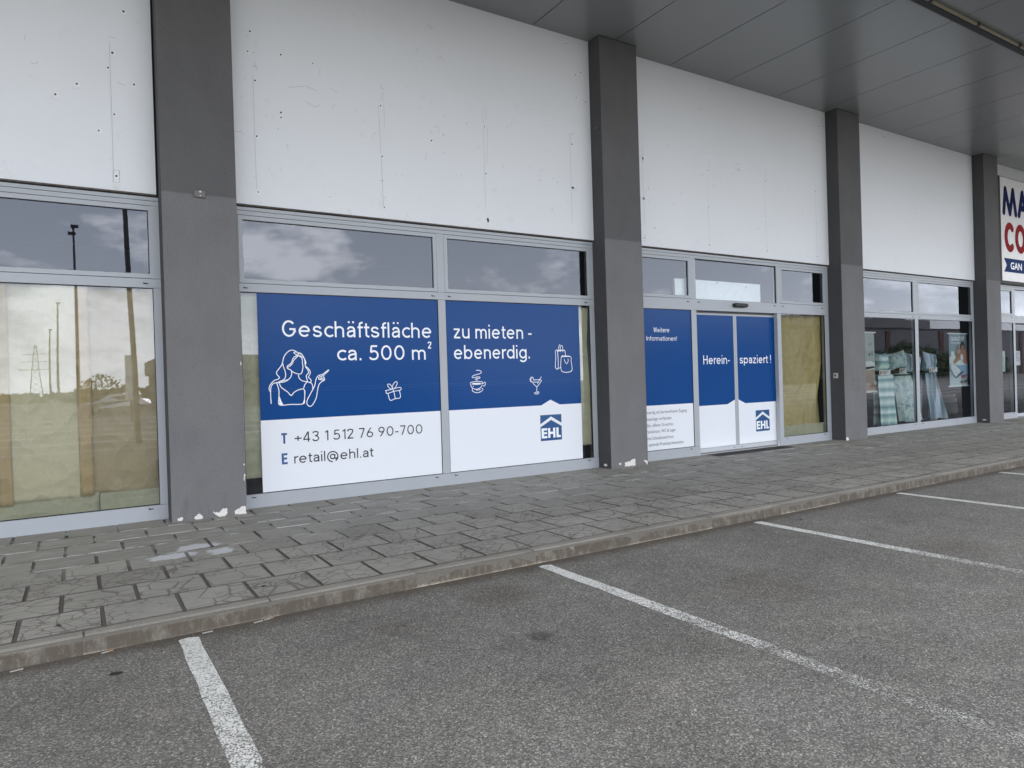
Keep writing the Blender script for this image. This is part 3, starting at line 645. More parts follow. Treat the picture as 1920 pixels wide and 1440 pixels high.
mb = MB(); x = seams[0]+.37
while x < seams[-1]-1.4:
    mb.box(x-.03, x+.03, -3.24, -3.19, SOF-.050, SOF-.001); x += 1.315
build('tube_clip', mb, GASKET, rail)
# shell behind the glass
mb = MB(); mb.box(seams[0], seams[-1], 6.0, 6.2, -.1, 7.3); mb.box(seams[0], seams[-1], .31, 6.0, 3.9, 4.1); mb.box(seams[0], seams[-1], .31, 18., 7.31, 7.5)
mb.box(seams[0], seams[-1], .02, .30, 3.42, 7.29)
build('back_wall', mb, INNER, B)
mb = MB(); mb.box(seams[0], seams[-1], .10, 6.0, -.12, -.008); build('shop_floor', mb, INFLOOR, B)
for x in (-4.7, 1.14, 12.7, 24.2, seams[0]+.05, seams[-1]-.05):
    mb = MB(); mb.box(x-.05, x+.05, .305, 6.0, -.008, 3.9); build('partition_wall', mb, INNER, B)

# ------------------------------------------------------------------ shopfronts
Y0, YD = 0.0, .075                            # frame face and depth
def weep(mb, x, z, w=.045):
    mb.box(x, x+w, -.006, .002, z-.005, z+.005, 1)
    mb.box(x, x+.010, -.006, .002, z-.005, z+.012, 1)
def pane_mesh(a, b, z0, z1, y):
    """float glass is never quite flat: a fraction of a millimetre of wave"""
    g = MB(); nx, nz = 24, 16
    g.grid([[(a+(b-a)*j/nx, y-.0006*noise.noise((a*3.7+1.3*(b-a)*j/nx, z0*5+1.2*(z1-z0)*i/nz, 2.2)), z0+(z1-z0)*i/nz) for j in range(nx+1)] for i in range(nz+1)])
    return g
def shopfront(xl, xr, cells, label, lintel=2.497, fixed=()):
    """cells: (x0, x1, kind) glass openings of the lower row; kind 'glass' or 'door'"""
    Wn = empty('shop_window', ((xl+xr)/2, 0, 0), B); Wn['label'] = label
    f = MB(); gz = .155
    f.box(xl, xr, -.004, YD, 3.309, 3.345); f.box(xl, xr, 0, YD, 3.258, 3.304)
    f.box(xl, xr, .010, .06, 3.24, 3.44, 1)                                   # black joints behind
    lx = xl
    f.box(xl, xr, .0, YD, 2.405, lintel)                                        # transom
    for i, (a, b, kind) in enumerate(cells):
        f.box(lx, a, .0, YD, gz if True else 0, 2.402); f.box(lx, a, .0, YD, lintel+.003, 3.255)
        if kind == 'glass':
            f.box(a, b, -.003, YD, -.005, .152)
            weep(f, a+.06, .118); weep(f, b-.11, .118)
        weep(f, a+.04, lintel-.05); weep(f, b-.09, lintel-.05)
        lx = b
    f.box(lx, xr, .0, YD, gz, 2.402); f.box(lx, xr, .0, YD, lintel+.003, 3.255)
    lx = xl
    for a, b, kind in cells:                                                    # post feet beside doors
        f.box(lx, a, -.0035, YD, -.005, .152); lx = b
    f.box(lx, xr, -.0035, YD, -.005, .152)
    build('frame', f, [FRAME, GASKET], Wn)
    for i, (a, b, kind) in enumerate(cells):
        # upper light
        if i in fixed:
            ga, gb, g0, g1 = a, b, lintel+.002, 3.254
        else:
            ua, ub = a+.003, b-.003
            if i == len(cells)-1: ub = b+.020
            s = MB(); t = .046; u0, u1 = lintel+.006, 3.252
            s.box(ua, ub, -.001, .06, u0, u0+t); s.box(ua, ub, -.001, .06, u1-t, u1)
            s.box(ua, ua+t, -.001, .06, u0+t, u1-t); s.box(ub-t, ub, -.001, .06, u0+t, u1-t)
            ga, gb, g0, g1 = ua+t, ub-t, u0+t, u1-t
            build('sash', s, FRAME, Wn)
        q = MB(); e = .004
        q.box(ga, gb, .016, .03, g0, g0+e); q.box(ga, gb, .016, .03, g1-e*2, g1); q.box(ga, ga+e, .016, .03, g0+e, g1-2*e); q.box(gb-e*2, gb, .016, .03, g0+e, g1-2*e)
        if kind == 'glass':
            e = .006
            q.box(a, b, .004, .022, .155, .155+e); q.box(a, b, .004, .022, 2.402-e, 2.402); q.box(a, a+e, .004, .022, .155+e, 2.402-e); q.box(b-e, b, .004, .022, .155+e, 2.402-e)
        build('gasket', q, GASKET, Wn)
        build('upper_pane', pane_mesh(ga, gb, g0, g1, .022), GLASS, Wn, smooth=True)
        if kind == 'glass':
            build('lower_pane', pane_mesh(a, b, .155, 2.402, .016), GLASS, Wn, smooth=True)
    return Wn
W1 = shopfront(-4.279, .777, [(-4.19,-1.80,'glass'), (-1.695,.705,'glass')], 'shop window papered over from inside with cream and tan sheets')
W2 = shopfront(1.498, 6.5475, [(1.555,3.975,'glass'), (4.08,6.46,'glass')], 'shop window with two wide blue and white letting posters')
W3 = shopfront(7.269, 12.332, [(7.33,8.586,'glass'), (8.705,10.785,'door'), (10.89,12.205,'glass')], 'entrance window around the sliding door', 2.585, fixed=(1,))
W4 = shopfront(13.058, 18.059, [(13.13,15.44,'glass'), (15.574,17.968,'glass')], 'shop window with bedding on display')
W5 = shopfront(18.762, 23.829, [(18.85,20.08,'glass'), (20.186,22.3,'door'), (22.4,23.74,'glass')], 'shop window below the red and blue sign', 2.585, fixed=(1,))

def sliding_door(a, b, sensor=True, label=None):
    D = empty('sliding_door', ((a+b)/2, .08, 0), B)
    if label: D['label'] = label
    c = (a+b)/2-.011
    t = MB(); t.box(a-.09, b+.09, .078, .16, 2.372, 2.50, 0); build('header', t, FRAME_DK, D)
    t = MB(); t.box(a, b, .06, .13, -.006, .012); build('threshold', t, FRAME_DK, D)
    for s, (x0, x1) in enumerate(((a-.06, c-.002), (c+.002, b+.07))):
        lf = MB(); y0, y1 = .080, .118
        L0, R0 = (x0, x1-.042) if s == 0 else (x0+.038, x1)
        lf.box(x0, x1, y0, y1, .018, .096); lf.box(x0, x1, y0, y1, 2.34, 2.37)
        if s == 0: lf.box(x1-.042, x1, y0, y1, .096, 2.34); lf.box(x0, x0+.05, y0, y1, .096, 2.34)
        else: lf.box(x0, x0+.038, y0, y1, .096, 2.34); lf.box(x1-.05, x1, y0, y1, .096, 2.34)
        build('leaf_frame', lf, FRAME, D)
        g = MB(); g.face([(x0+.03,.094,.096),(x1-.03,.094,.096),(x1-.03,.094,2.34),(x0+.03,.094,2.34)]); build('leaf_pane', g, GLASS, D)
        k = MB(); xx = x1-.10 if s == 0 else x0+.09
        k.disc(xx, .055, .012, .079, 0, 8); build('lock_cylinder', k, BLACKPL, D)
    if sensor:
        q = MB(); P = []
        for i in range(9):
            x = 9.597+.33*i/8; r = .006 if i in (0, 8) else 0
            P.append([(x,-.001,2.480+r),(x,-.045+r,2.476+r),(x,-.072+r,2.490+r),(x,-.075+r,2.530-r),(x,-.055+r,2.546-r),(x,-.001,2.548-r)])
        q.grid(P); q.face(P[0]); q.face(P[-1][::-1]); build('motion_sensor', q, BLACKPL, D)
    return D
sliding_door(8.705, 10.785, label='two leaf sliding door covered with blue and white film')
sliding_door(20.186, 22.3, False, label='clear glass sliding door at the right edge')

# mat let into the pavement in front of the door
mb = MB(); mb.box(8.79, 10.75, -.335, -.055, -.006, .005)
tg = build('floor_mat', mb, plain('mat_edge', (.06,.058,.055), .8), org=(9.77,-.195,0))
tag(tg, 'dark ribbed scraper mat on the pavement in front of the blue sliding door', 'door mat')
mb = MB(); x = 8.81
while x < 10.73: mb.box(x, x+.012, -.325, -.065, .005, .010); x += .026
build('ribs', mb, plain('mat_rib', (.035,.033,.032), .7), tg)
# ------------------------------------------------------------------ posters on the glass
YV = .0125; YL = .0110; YL2 = .0102
def poster(x0, x1, z0, z1, zs, label, bump=None, y=YV):
    r = empty('window_poster', ((x0+x1)/2, y, z0)); tag(r, label, 'poster', 'blue and white letting posters')
    up = MB(); lo = MB()
    edge = [(x0, zs)] + ([(p[0], p[1]) for p in bump] if bump else []) + [(x1, zs)]
    up.face([(p[0], y, p[1]) for p in edge] + [(x1, y, z1), (x0, y, z1)])
    lo.face([(x0, y, z0), (x1, y, z0)] + [(p[0], y, p[1]) for p in edge[::-1]])
    build('blue_field', up, VBLUE, r); build('white_field', lo, VWHITE, r)
    return r
def lettering(r, mat, lines, y=YL):
    for L_ in lines:
        mb = MB(); text(mb, *L_[:5], y, 0, **(L_[5] if len(L_) > 5 else {})); build('lettering', mb, mat, r)
def strokes(r, mat, lines, y=YL):
    for L_ in lines:
        mb = MB(); stroke_text(mb, *L_[:5], y, *L_[5:]); build('lettering', mb, mat, r)
def drawing(r, strokes, wd, name='line_drawing', y=YL, fills=()):
    mb = MB()
    for i, s in enumerate(strokes): mb.ribbon(spline(s, 4) if len(s) > 2 else s, wd, y-.00004*i)
    for f in fills: mb.poly(f, y)
    return build(name, mb, VLET, r)
def logo(r, x0, x1, z0, z1, y=YL):
    w_, h_ = x1-x0, z1-z0; X = lambda u: x0+u*w_; Z = lambda v: z0+v*h_
    mb = MB(); mb.poly([(x0,z0),(x1,z0),(x1,Z(.535)),(X(.505),Z(.797)),(x0,Z(.54))], y)
    mb.poly([(x0,Z(.655)),(X(.505),Z(.93)),(x1,Z(.66)),(x1,z1),(x0,z1)], y)
    lg = build('logo', mb, plain('logo_blue', (.004,.075,.225), .3), r)
    t = MB(); yy = y-.0008
    zb, zt = .10, .487; q = lambda u0,u1,v0,v1: t.poly([(X(u0),Z(v0)),(X(u1),Z(v0)),(X(u1),Z(v1)),(X(u0),Z(v1))], yy)
    q(.04,.145,zb,zt); q(.145,.305,zb,zb+.085); q(.145,.29,.255,.335); q(.145,.305,zt-.085,zt)
    q(.345,.45,zb,zt); q(.45,.585,.25,.335); q(.585,.69,zb,zt)
    q(.74,.845,zb,zt); q(.845,.945,zb,zb+.085)
    build('logo_lettering', t, VLET, lg)
    return lg
SPLIT = .968
p1 = poster(1.735, 3.972, .158, 2.399, SPLIT, 'left wide blue and white letting poster with a woman in white line and phone number')
strokes(p1, VLET, [('Geschäftsfläche', 2.0, 3.872, 1.909, .190, .118), ('ca. 500 m', 2.631, 3.782, 1.632, .183, .122), ('2', 3.813, 3.871, 1.773, .089, .16)])
strokes(p1, VBLACK, [('+43 1 512 76 90-700', 2.095, 3.705, .694, .119, .116, .12, .26), ('retail@ehl.at', 2.091, 3.051, .455, .119, .116)])
strokes(p1, VLBLUE, [('T', 1.942, 2.030, .691, .121, .19), ('E', 1.952, 2.028, .456, .126, .19)])
drawing(p1, WOMAN, .0095, fills=[[(1.944,1.135),(1.99,1.137),(1.966,1.17),(1.949,1.235)], [(2.205,1.135),(2.232,1.137),(2.236,1.2),(2.226,1.17)], [(1.95,1.392),(2.03,1.412),(2.055,1.425),(2.0,1.412)]])
drawing(p1, GIFT, .0085)
b2 = [(5.55,SPLIT),(5.71,1.043),(5.872,SPLIT)]
p2 = poster(4.082, 6.262, .160, 2.395, SPLIT, 'right wide blue and white letting poster with cup, cocktail and shopping bags drawn on it', b2)
strokes(p2, VLET, [('zu mieten -', 4.186, 5.432, 1.906, .187, .118), ('ebenerdig.', 4.189, 5.378, 1.634, .185, .118)])
drawing(p2, CUP, .0085, fills=[[(4.448,1.312),(4.575,1.313),(4.567,1.297),(4.468,1.297)]])
drawing(p2, COCKTAIL, .0085); drawing(p2, BAGS, .0095)
logo(p2, 5.524, 5.892, .463, .829)
SEAMF = plain('film_seam', (.012, .085, .27), .3)
for r_, a, b in ((p1, 1.737, 3.97), (p2, 4.084, 6.26)):
    for z in (1.288, 1.318):
        mb = MB(); mb.ribbon([(a, z), (b, z+.004)], .0022, YV-.0004); build('film_seam', mb, SEAMF, r_)
p3 = poster(7.345, 8.584, .160, 2.398, .870, 'narrow blue and white information poster with small grey list, left of the sliding door')
strokes(p3, VLET, [('Weitere', 7.742, 8.086, 2.029, .076, .115), ('Informationen!', 7.583, 8.247, 1.895, .074, .115)])
sm = dict(thin=.004)
lettering(p3, VGREY, [('Ebenerdig mit barrierefreiem Zugang', 7.475, 8.425, .738, .049, sm), ('Klimaanlage vorhanden', 7.475, 8.076, .635, .049, sm),
                      ('Heller, offener Grundriss', 7.475, 8.105, .535, .049, sm), ('Personalraum, WC & Lager', 7.475, 8.166, .437, .049, sm),
                      ('Breite Schaufensterfront', 7.475, 8.113, .332, .049, sm), ('für optimale Produktpräsentation', 7.475, 8.332, .231, .049, sm)])
YD_ = .0785
p4 = poster(8.660, 9.690, .098, 2.338, .810, 'blue and white film on the left leaf of the sliding door', [(9.500,.810),(9.690,.885)], .088)
# the white edge climbs to the seam between the leaves
strokes(p4, VLET, [('Herein-', 8.932, 9.594, 1.507, .150, .12)], .0868)
p5 = poster(9.776, 10.850, .098, 2.338, .808, 'blue and white film with square house logo on the right leaf of the sliding door', [(9.776,.885),(9.960,.808)], .088)
strokes(p5, VLET, [('spaziert !', 9.841, 10.685, 1.509, .146, .12)], .0868)
logo(p5, 10.226, 10.601, .290, .667, .0868)

# ------------------------------------------------------------------ paper and cloth behind the glass
def sheet(name, x0, x1, z0, z1, y, mat, label, amp=.02, seed=0, ragged=.006, fold=None, cat='paper', nx=26, nz=40, parent=None, taper=None):
    mb = MB(); P = []
    for i in range(nz+1):
        row = []; v = i/nz
        for j in range(nx+1):
            u = j/nx; x = x0+(x1-x0)*u; zb = z0 + ragged*2*noise.noise((x*7+seed, 3.1, 0))
            z = zb+(z1-zb)*v
            n = noise.noise((x*2.2+seed, z*1.1, seed)) + .5*abs(noise.noise((x*5+z*3+seed, z*2.5, seed+4)))
            d = amp*n
            if fold: d += fold(u, v)
            if taper: x += taper(u, v)
            row.append((x, y+max(-.02, d)+.012, z))
        P.append(row)
    mb.grid(P)
    o = build(name, mb, mat, parent, smooth=True, org=None if parent else ((x0+x1)/2, y, z0))
    s = o.modifiers.new('thickness', 'SOLIDIFY'); s.thickness = .0015
    if not parent: tag(o, label, cat)
    return o
sheet('window_paper', -1.70, .10, .30, 2.41, .052, P_CREAM, 'cream paper sheet hung inside the left window', seed=1)
sheet('window_paper', .02, .735, .31, 2.41, .070, P_TAN, 'tan paper sheet hung inside the left window next to the first pillar', seed=2, amp=.016, fold=lambda u, v: .018*math.exp(-((u-.55-.45*(1-v))*14)**2)*(v < .45))
sheet('paper_tape', .005, .125, .31, 2.40, .040, P_BROWN, 'brown paper strip covering the seam in the left window', seed=3, amp=.003, nx=4, cat='paper strip')
sheet('paper_tape', -.64, -.535, .28, 2.40, .040, P_BROWN, 'brown paper strip at the left edge of the picture', seed=13, amp=.003, nx=4, cat='paper strip')
sheet('window_paper', -1.70, .166, .13, .335, .050, P_GREEN, 'grey green paper strip along the foot of the left window, longer left piece', seed=4, amp=.02, nz=10)
sheet('window_paper', .170, .735, .13, .325, .054, P_GREEN, 'grey green paper strip along the foot of the left window, piece next to the pillar', seed=5, amp=.02, nz=10)
sheet('window_paper', -4.25, -1.70, .16, 2.41, .06, P_CREAM, 'cream paper filling the window half beyond the left edge', seed=14)
sheet('window_paper', 1.50, 1.99, .325, 2.41, .055, P_GREEN, 'pale greenish paper showing as a strip left of the wide blue posters', seed=6, amp=.01, ragged=.002, fold=lambda u, v: .03*math.exp(-((u-.2-2.2*(1-v))*5)**2)*(v > .75))
sheet('window_paper', 6.05, 6.452, .345, 2.375, .024, P_GREEN, 'pale paper showing as a narrow strip right of the wide blue posters', seed=7, amp=.012, ragged=.002, taper=lambda u, v: u*(-.03*math.exp(-((v-.75)*6)**2)))
def cfold(u, v):
    a = .05*math.sin(8*u+6*(1-v)+1.4*math.sin(4*v)) * (.3+.7*(1-v))
    b = sum(.085*math.exp(-((u-q+w_*(1-v))*15)**2)*min(1, max(0, (v-.15)*4)) for q, w_ in ((1.0,.45),(1.02,.85),(.98,.18)))
    c = .02*math.sin(23*u-9*v)+.02*max(0, 1-abs(v-.90)*30)+.015*max(0, 1-abs(v-.62)*40)
    return a*.8-b+c+.03
sheet('window_cloth', 10.86, 12.23, .28, 2.41, .115, P_CLOTH, 'mustard cloth hanging in creases inside the window right of the sliding door', seed=8, amp=.02, fold=cfold, cat='cloth', nx=60, nz=60)
sheet('window_cloth', 10.86, 12.23, .12, .345, .055, P_GREEN, 'pale cloth strip along the foot of the window right of the sliding door', seed=9, amp=.025, cat='cloth', nz=12)
# white board inside above the door
mb = MB(); mb.box(8.33, 10.46, .10, .14, 2.55, 2.925)
o = build('white_board', mb, plain('white_board', (.85,.88,.88), .6), org=(9.4,.12,2.55)); tag(o, 'white board standing inside behind the glass above the sliding door', 'board')
mb = MB(); mb.disc(9.34, 2.895, .012, .098); mb.disc(10.08, 2.86, .010, .098); build('screw', mb, MARK, o)

# ------------------------------------------------------------------ bedding shop
def stripes(name, axis, cols, scale, warp=.12):
    m = Mat(name); p = m.xyz(); n = m.noise(1.1, 3)
    f = m.math('FRACT', m.math('ADD', m.math('MULTIPLY', p[axis], scale), m.math('MULTIPLY', n, warp)))
    m.set(m.ramp(f, [(i/len(cols), c) for i, c in enumerate(cols)]), .8, spec=.2); return m.m
MINT = stripes('mint_striped_cotton', 2, [(.66,.80,.79), (.74,.85,.84), (.42,.58,.60), (.20,.35,.38), (.46,.64,.62), (.70,.82,.76), (.52,.68,.66), (.28,.44,.46)], 2.6)
BLUEST = stripes('blue_white_striped_cotton', 0, [(.58,.66,.80), (.60,.68,.80), (.20,.30,.36), (.50,.58,.68), (.14,.22,.27), (.16,.26,.31), (.52,.58,.62), (.16,.25,.29)], 2.1, .05)
PILST = stripes('dark_lined_cotton', 0, [(.55,.62,.72), (.58,.65,.74), (.42,.50,.58), (.10,.14,.18), (.48,.55,.62), (.40,.48,.56)], 5.0, .35)
def floral():
    m = Mat('green_floral_cotton'); v = m.noise(5.5, 4, .6, dist=1.2)
    c = m.ramp(v, [(.30, (.15,.26,.28)), (.42, (.38,.52,.54)), (.52, (.54,.66,.65)), (.62, (.64,.73,.66)), (.8, (.46,.59,.60))])
    m.set(c, .8, spec=.2); return m.m
FLOR = floral()
WHITEPL = plain('white_plastic', (.75,.76,.76), .4)
def duvet(xt0, xt1, xb0, xb1, zt, zb, y, mat, label, folds=3, amp=.05, seed=0):
    """a cover folded over the display rail: front fall, top and back fall in one cloth"""
    mb = MB(); P = []; nv = 26; nu = 40
    prof = [(-1, v/nv) for v in range(nv+1)] + [(0, 1.0)] + [(1, 1-v/10) for v in range(11)]
    for side, v in prof:
        row = []
        for j in range(nu+1):
            u = j/nu
            x = (xt0+(xt1-xt0)*u)*v + (xb0+(xb1-xb0)*u)*(1-v)
            z = zb+(zt-zb)*v + (.018*math.sin(u*9+seed) if v < .05 else 0)
            d = amp*(1-v)**.6*math.sin(folds*6.283*u+seed+1.5*(1-v)) + .02*noise.noise((u*3+seed, v*2, seed))
            yy = y + side*(.05+.05*(1-v)) + (d if side < 1 else .5*d)
            if side == 0: z += .025
            row.append((x, yy, z))
        P.append(row)
    mb.grid(P); o = build('duvet_cover', mb, mat, smooth=True, org=((xb0+xb1)/2, y, 0)); tag(o, label, 'bedding', 'duvet covers hung in the shop window')
    return o
def pillow(cx, cz, w_, h_, y, mat, label, rot=0, th=.13, seed=0):
    mb = MB(); n = 18
    for sgn in (1, -1):
        P = []
        for i in range(n+1):
            v = -1+2*i/n; row = []
            for j in range(n+1):
                u = -1+2*j/n
                t = max(0, (1-u**4)*(1-v**4))**.55
                px = u*w_/2*(1-.10*(1-v*v)*abs(u)); pz = v*h_/2*(1-.10*(1-u*u)*abs(v))
                t *= 1+.25*noise.noise((u*2+seed, v*2, seed))
                c, s = math.cos(rot), math.sin(rot)
                row.append((cx+px*c-pz*s, y-sgn*th*t, cz+px*s+pz*c))
            P.append(row)
        mb.grid(P if sgn > 0 else [r[::-1] for r in P])
    o = build('pillow', mb, mat, smooth=True, org=(cx, y, cz-h_/2)); tag(o, label, 'pillow', 'pillows on the bedding rail'); return o
DY = .50
rk = empty('display_rail', (15.4, DY, 0)); tag(rk, 'dark low display rail carrying bedding inside the shop window', 'display rail')
mb = MB(); mb.tube([(13.35,DY,1.19),(17.35,DY,1.19)], .016); build('rail', mb, BLACKPL, rk)
mb = MB(); mb.tube([(13.35,DY,1.29),(17.35,DY,1.29)], .012); mb.tube([(13.35,DY+.12,1.26),(17.35,DY+.12,1.26)], .012); build('shelf_rail', mb, plain('dark_wood', (.07,.03,.02), .6), rk)
for x in (13.36, 15.42, 17.34):
    mb = MB(); mb.tube([(x,DY,0.01),(x,DY,1.30)], .016); build('post', mb, BLACKPL, rk)
duvet(13.55,14.15, 13.50,14.22, 1.20, .17, DY+.16, MINT, 'mint striped cover behind the pale poster by the pillar', 2, .06, 2)
duvet(14.66,15.26, 14.74,15.31, 1.20, .10, DY-.05, MINT, 'mint striped cover with horizontal bands hanging in front of its rail', 2, .05, 0)
duvet(15.50,16.15, 15.62,16.46, 1.21, .14, DY+.06, FLOR, 'green floral cover hanging left of the window post', 2.5, .06, 1)
duvet(16.72,17.20, 16.74,17.52, 1.21, .13, DY+.02, BLUEST, 'blue and white striped cover hanging right of the window post', 3, .05, 3)
duvet(16.25,16.62, 16.28,16.64, 1.16, .30, DY+.16, plain('grey_cotton', (.12,.17,.17), .8), 'dark grey green cover hanging directly behind the window post', 2, .04, 4)
pillow(14.89,1.49,.45,.40, DY-.02, MINT, 'mint striped pillow on the left of the rail', .0, .13, 1)
pillow(15.68,1.52,.66,.40, DY+.06, FLOR, 'green floral pillow tilted on the rail', .14, .12, 2)
pillow(16.27,1.45,.55,.46, DY+.04, PILST, 'pale pillow with dark diagonal lines left of the window post', -.10, .14, 3)
pillow(16.86,1.47,.50,.46, DY-.02, BLUEST, 'blue striped pillow right of the window post', -.12, .14, 5)
for i, (a, b, zt_, lb) in enumerate(((14.62,15.05,1.318,'white price card under the mint striped pillow'), (15.42,15.70,1.345,'white price card under the green floral pillow'), (16.66,17.02,1.345,'white price card under the blue striped pillow'))):
    mb = MB(); mb.box(a, b, DY-.155, DY-.150, zt_-.115, zt_); o = build('price_card', mb, WHITEPL, org=((a+b)/2, DY-.152, zt_-.115)); tag(o, lb, 'price card', 'price cards on the rail')
    mb = MB()
    for q in range(3): mb.box(a+.12, b-.06-.05*q, DY-.157, DY-.1552, zt_-.035-.028*q, zt_-.022-.028*q)
    build('print', mb, plain('card_print', (.20,.16,.15), .6), o)
    mb = MB(); mb.box(a+.02, a+.09, DY-.157, DY-.1552, zt_-.09, zt_-.03); build('picture', mb, plain('card_picture', (.45,.16,.08), .6), o)
# bed in the window
bd = empty('bed', (18.35, 1.2, 0)); tag(bd, 'grey box spring bed standing inside the shop window behind the striped cover', 'bed')
GREYF = plain('grey_bed_fabric', (.20,.19,.18), .85)
mb = MB(); mb.box(17.3, 19.25, .95, 2.9, .14, .40); build('base', mb, plain('bed_base_fabric', (.13,.125,.13), .85), bd, bevel=.03)
mb = MB(); mb.box(17.3, 19.22, .94, 2.9, .405, .56); build('mattress', mb, GREYF, bd, bevel=.05)
mb = MB(); mb.box(17.32, 19.18, .96, 2.85, .565, .64); build('topper', mb, plain('topper_fabric', (.26,.25,.24), .85), bd, bevel=.03)
for x in (17.4, 19.12):
    for y in (1.05, 2.8):
        mb = MB(); mb.box(x-.03, x+.03, y-.03, y+.03, .0, .138); build('leg', mb, BLACKPL, bd)

def hanging(x0, x1, z0, z1, y, label):
    r = empty('hanging_poster', ((x0+x1)/2, y, z0)); tag(r, label, 'hanging poster')
    for z in (z0, z1):
        mb = MB(); mb.box(x0-.05, x1+.05, y-.012, y+.012, z-.014, z+.014); build('hanger_bar', mb, WHITEPL, r)
    return r
hq = hanging(17.175, 18.03, .887, 2.118, .15, 'hanging advertising poster with a couple and a mattress, next to the fourth pillar')
X0, X1, Z0, Z1 = 17.175, 18.03, .90, 2.105
U_ = lambda u: X0+(X1-X0)*u
V_ = lambda v: Z1-(Z1-Z0)*v
mb = MB(); mb.box(X0, X1, .149, .151, Z0, Z1); build('poster_sheet', mb, plain('pale_blue_print', (.42,.52,.55), .5), hq)
pc = MB(); k = [0]
def pp(pts, m):
    k[0] += 1; pc.poly([(U_(a), V_(b)) for a, b in pts], .1485-.0004*k[0], m)
def el(cx, cy, rx, ry, m, n=16, a=0):
    pp([(cx+rx*math.cos(t*6.283/n)*math.cos(a)-ry*math.sin(t*6.283/n)*math.sin(a), cy+(rx*math.cos(t*6.283/n)*math.sin(a)+ry*math.sin(t*6.283/n)*math.cos(a))) for t in range(n)], m)
pp([(0,0),(1,0),(1,.60),(0,.60)], 0)                       # teal grey wall in the picture
pp([(0,.46),(.1,.42),(.3,.52),(.5,.50),(1,.55),(1,.66),(0,.62)], 1)
pp([(.10,.34),(.22,.33),(.34,.46),(.30,.55),(.12,.52)], 1)
el(.78,.42,.22,.14,2); el(.40,.50,.20,.055,2,a=-.25); el(.80,.52,.22,.06,2,a=.2)
el(.46,.33,.13,.13,3); el(.52,.385,.105,.085,2); el(.72,.24,.14,.10,4); el(.73,.295,.085,.085,2)
el(.49,.40,.02,.012,4); el(.56,.395,.02,.012,4); el(.52,.43,.035,.012,6); el(.70,.29,.015,.01,4); el(.77,.29,.015,.01,4)
el(.66,.46,.07,.07,1); el(.55,.58,.22,.06,1)
pp([(.36,.605),(1,.605),(1,.80),(.62,.80)], 5)
pp([(.04,.57),(.34,.60),(.66,.72),(.62,.78),(.34,.86),(.24,.84),(.02,.68)], 7); pp([(.06,.575),(.32,.605),(.62,.72),(.34,.83),(.26,.82),(.04,.67)], 1)
el(.68,.745,.07,.012,4, a=-.2)
build('printed_picture', pc, [plain('print_teal', (.20,.30,.34), .5), plain('print_white', (.70,.76,.78), .5), plain('print_skin', (.42,.23,.15), .5), plain('print_olive', (.16,.15,.10), .5), plain('print_dark', (.025,.025,.03), .5), plain('print_blue', (.28,.44,.60), .5), plain('print_red', (.5,.06,.05), .5), plain('print_navy', (.06,.09,.13), .5)], hq)
t = MB(); text(t, 'QUALITÄT', U_(.06), U_(.80), V_(.125), .085, .135, thin=.015); t.box(U_(.06), U_(.60), .1345, .1355, V_(.178), V_(.168)); build('lettering', t, VLET, hq)
t = MB(); text(t, '349', U_(.60), U_(.84), V_(.865), .085, .135, thin=.02); text(t, '95', U_(.86), U_(.96), V_(.82), .035, .135, thin=.02); build('lettering', t, plain('price_red', (.42,.05,.06), .5), hq)
t = MB()
for q, (a, b) in enumerate(((.70,.98),(.72,.98),(.88,.98))): t.box(U_(a), U_(b), .1345, .1355, V_(.945-.028*q), V_(.93-.028*q))
el2 = [(U_(.60)+.05*math.cos(i*.63), V_(.935)+.035*math.sin(i*.63)) for i in range(10)]; t.poly(el2, .135); build('lettering', t, plain('print_maroon', (.08,.03,.05), .5), hq)
hl_ = hanging(13.50, 14.115, .873, 2.105, .15, 'hanging pale poster half hidden by the third pillar, in front of a striped cover')
mb = MB(); mb.box(13.50, 14.115, .149, .151, .887, 2.092); build('poster_sheet', mb, plain('beige_print', (.40,.44,.42), .5), hl_)
X0, X1, Z0, Z1 = 13.50, 14.115, .887, 2.092
pc = MB(); k[0] = 0
pp([(0,.62),(1,.60),(1,1),(0,1)], 0); pp([(0,.50),(.8,.48),(1,.52),(1,.62),(0,.66)], 1); pp([(0,.60),(.95,.57),(1,.60),(0,.66)], 2); el(.7,.37,.05,.03,3); el(.55,.39,.06,.05,4); el(.85,.35,.03,.05,3); el(.80,.82,.10,.05,0)
build('printed_picture', pc, [plain('print_sand', (.34,.27,.20), .5), plain('print_pale', (.70,.74,.74), .5), plain('print_black', (.03,.03,.03), .5), plain('print_green', (.10,.16,.14), .5), plain('print_grey', (.40,.45,.45), .5)], hl_)
t = MB(); text(t, 'ay', U_(.62), U_(.84), V_(.21), .075, .135, thin=-.005, shear=.25); build('lettering', t, VGREY, hl_)
t = MB()
for q in range(2): t.box(U_(.60), U_(.95), .1345, .1355, V_(.925+.03*q), V_(.907+.03*q))
build('lettering', t, plain('print_rust', (.32,.09,.05), .5), hl_)
# notices inside the last shop
for (x0, x1, z0, z1, lb, m_) in ((19.30, 19.80, 1.18, 1.70, 'pale green poster behind the glass between the last pillar and the door', FLOR), (20.36, 20.68, 1.33, 1.70, 'white paper notice on the glass door at the right edge', WHITEPL)):
    y_ = .09 if x0 < 20 else .105
    mb = MB(); mb.box(x0, x1, y_-.001, y_+.001, z0, z1); o = build('paper_notice', mb, m_, org=((x0+x1)/2, y_, z0)); tag(o, lb, 'notice')
    t = MB()
    for q in range(5): t.box(x0+.05, x1-.05-.03*(q % 3), y_-.0025, y_-.0015, z1-.06-.05*q, z1-.045-.05*q)
    if x0 > 20: build('print', t, VGREY, o)

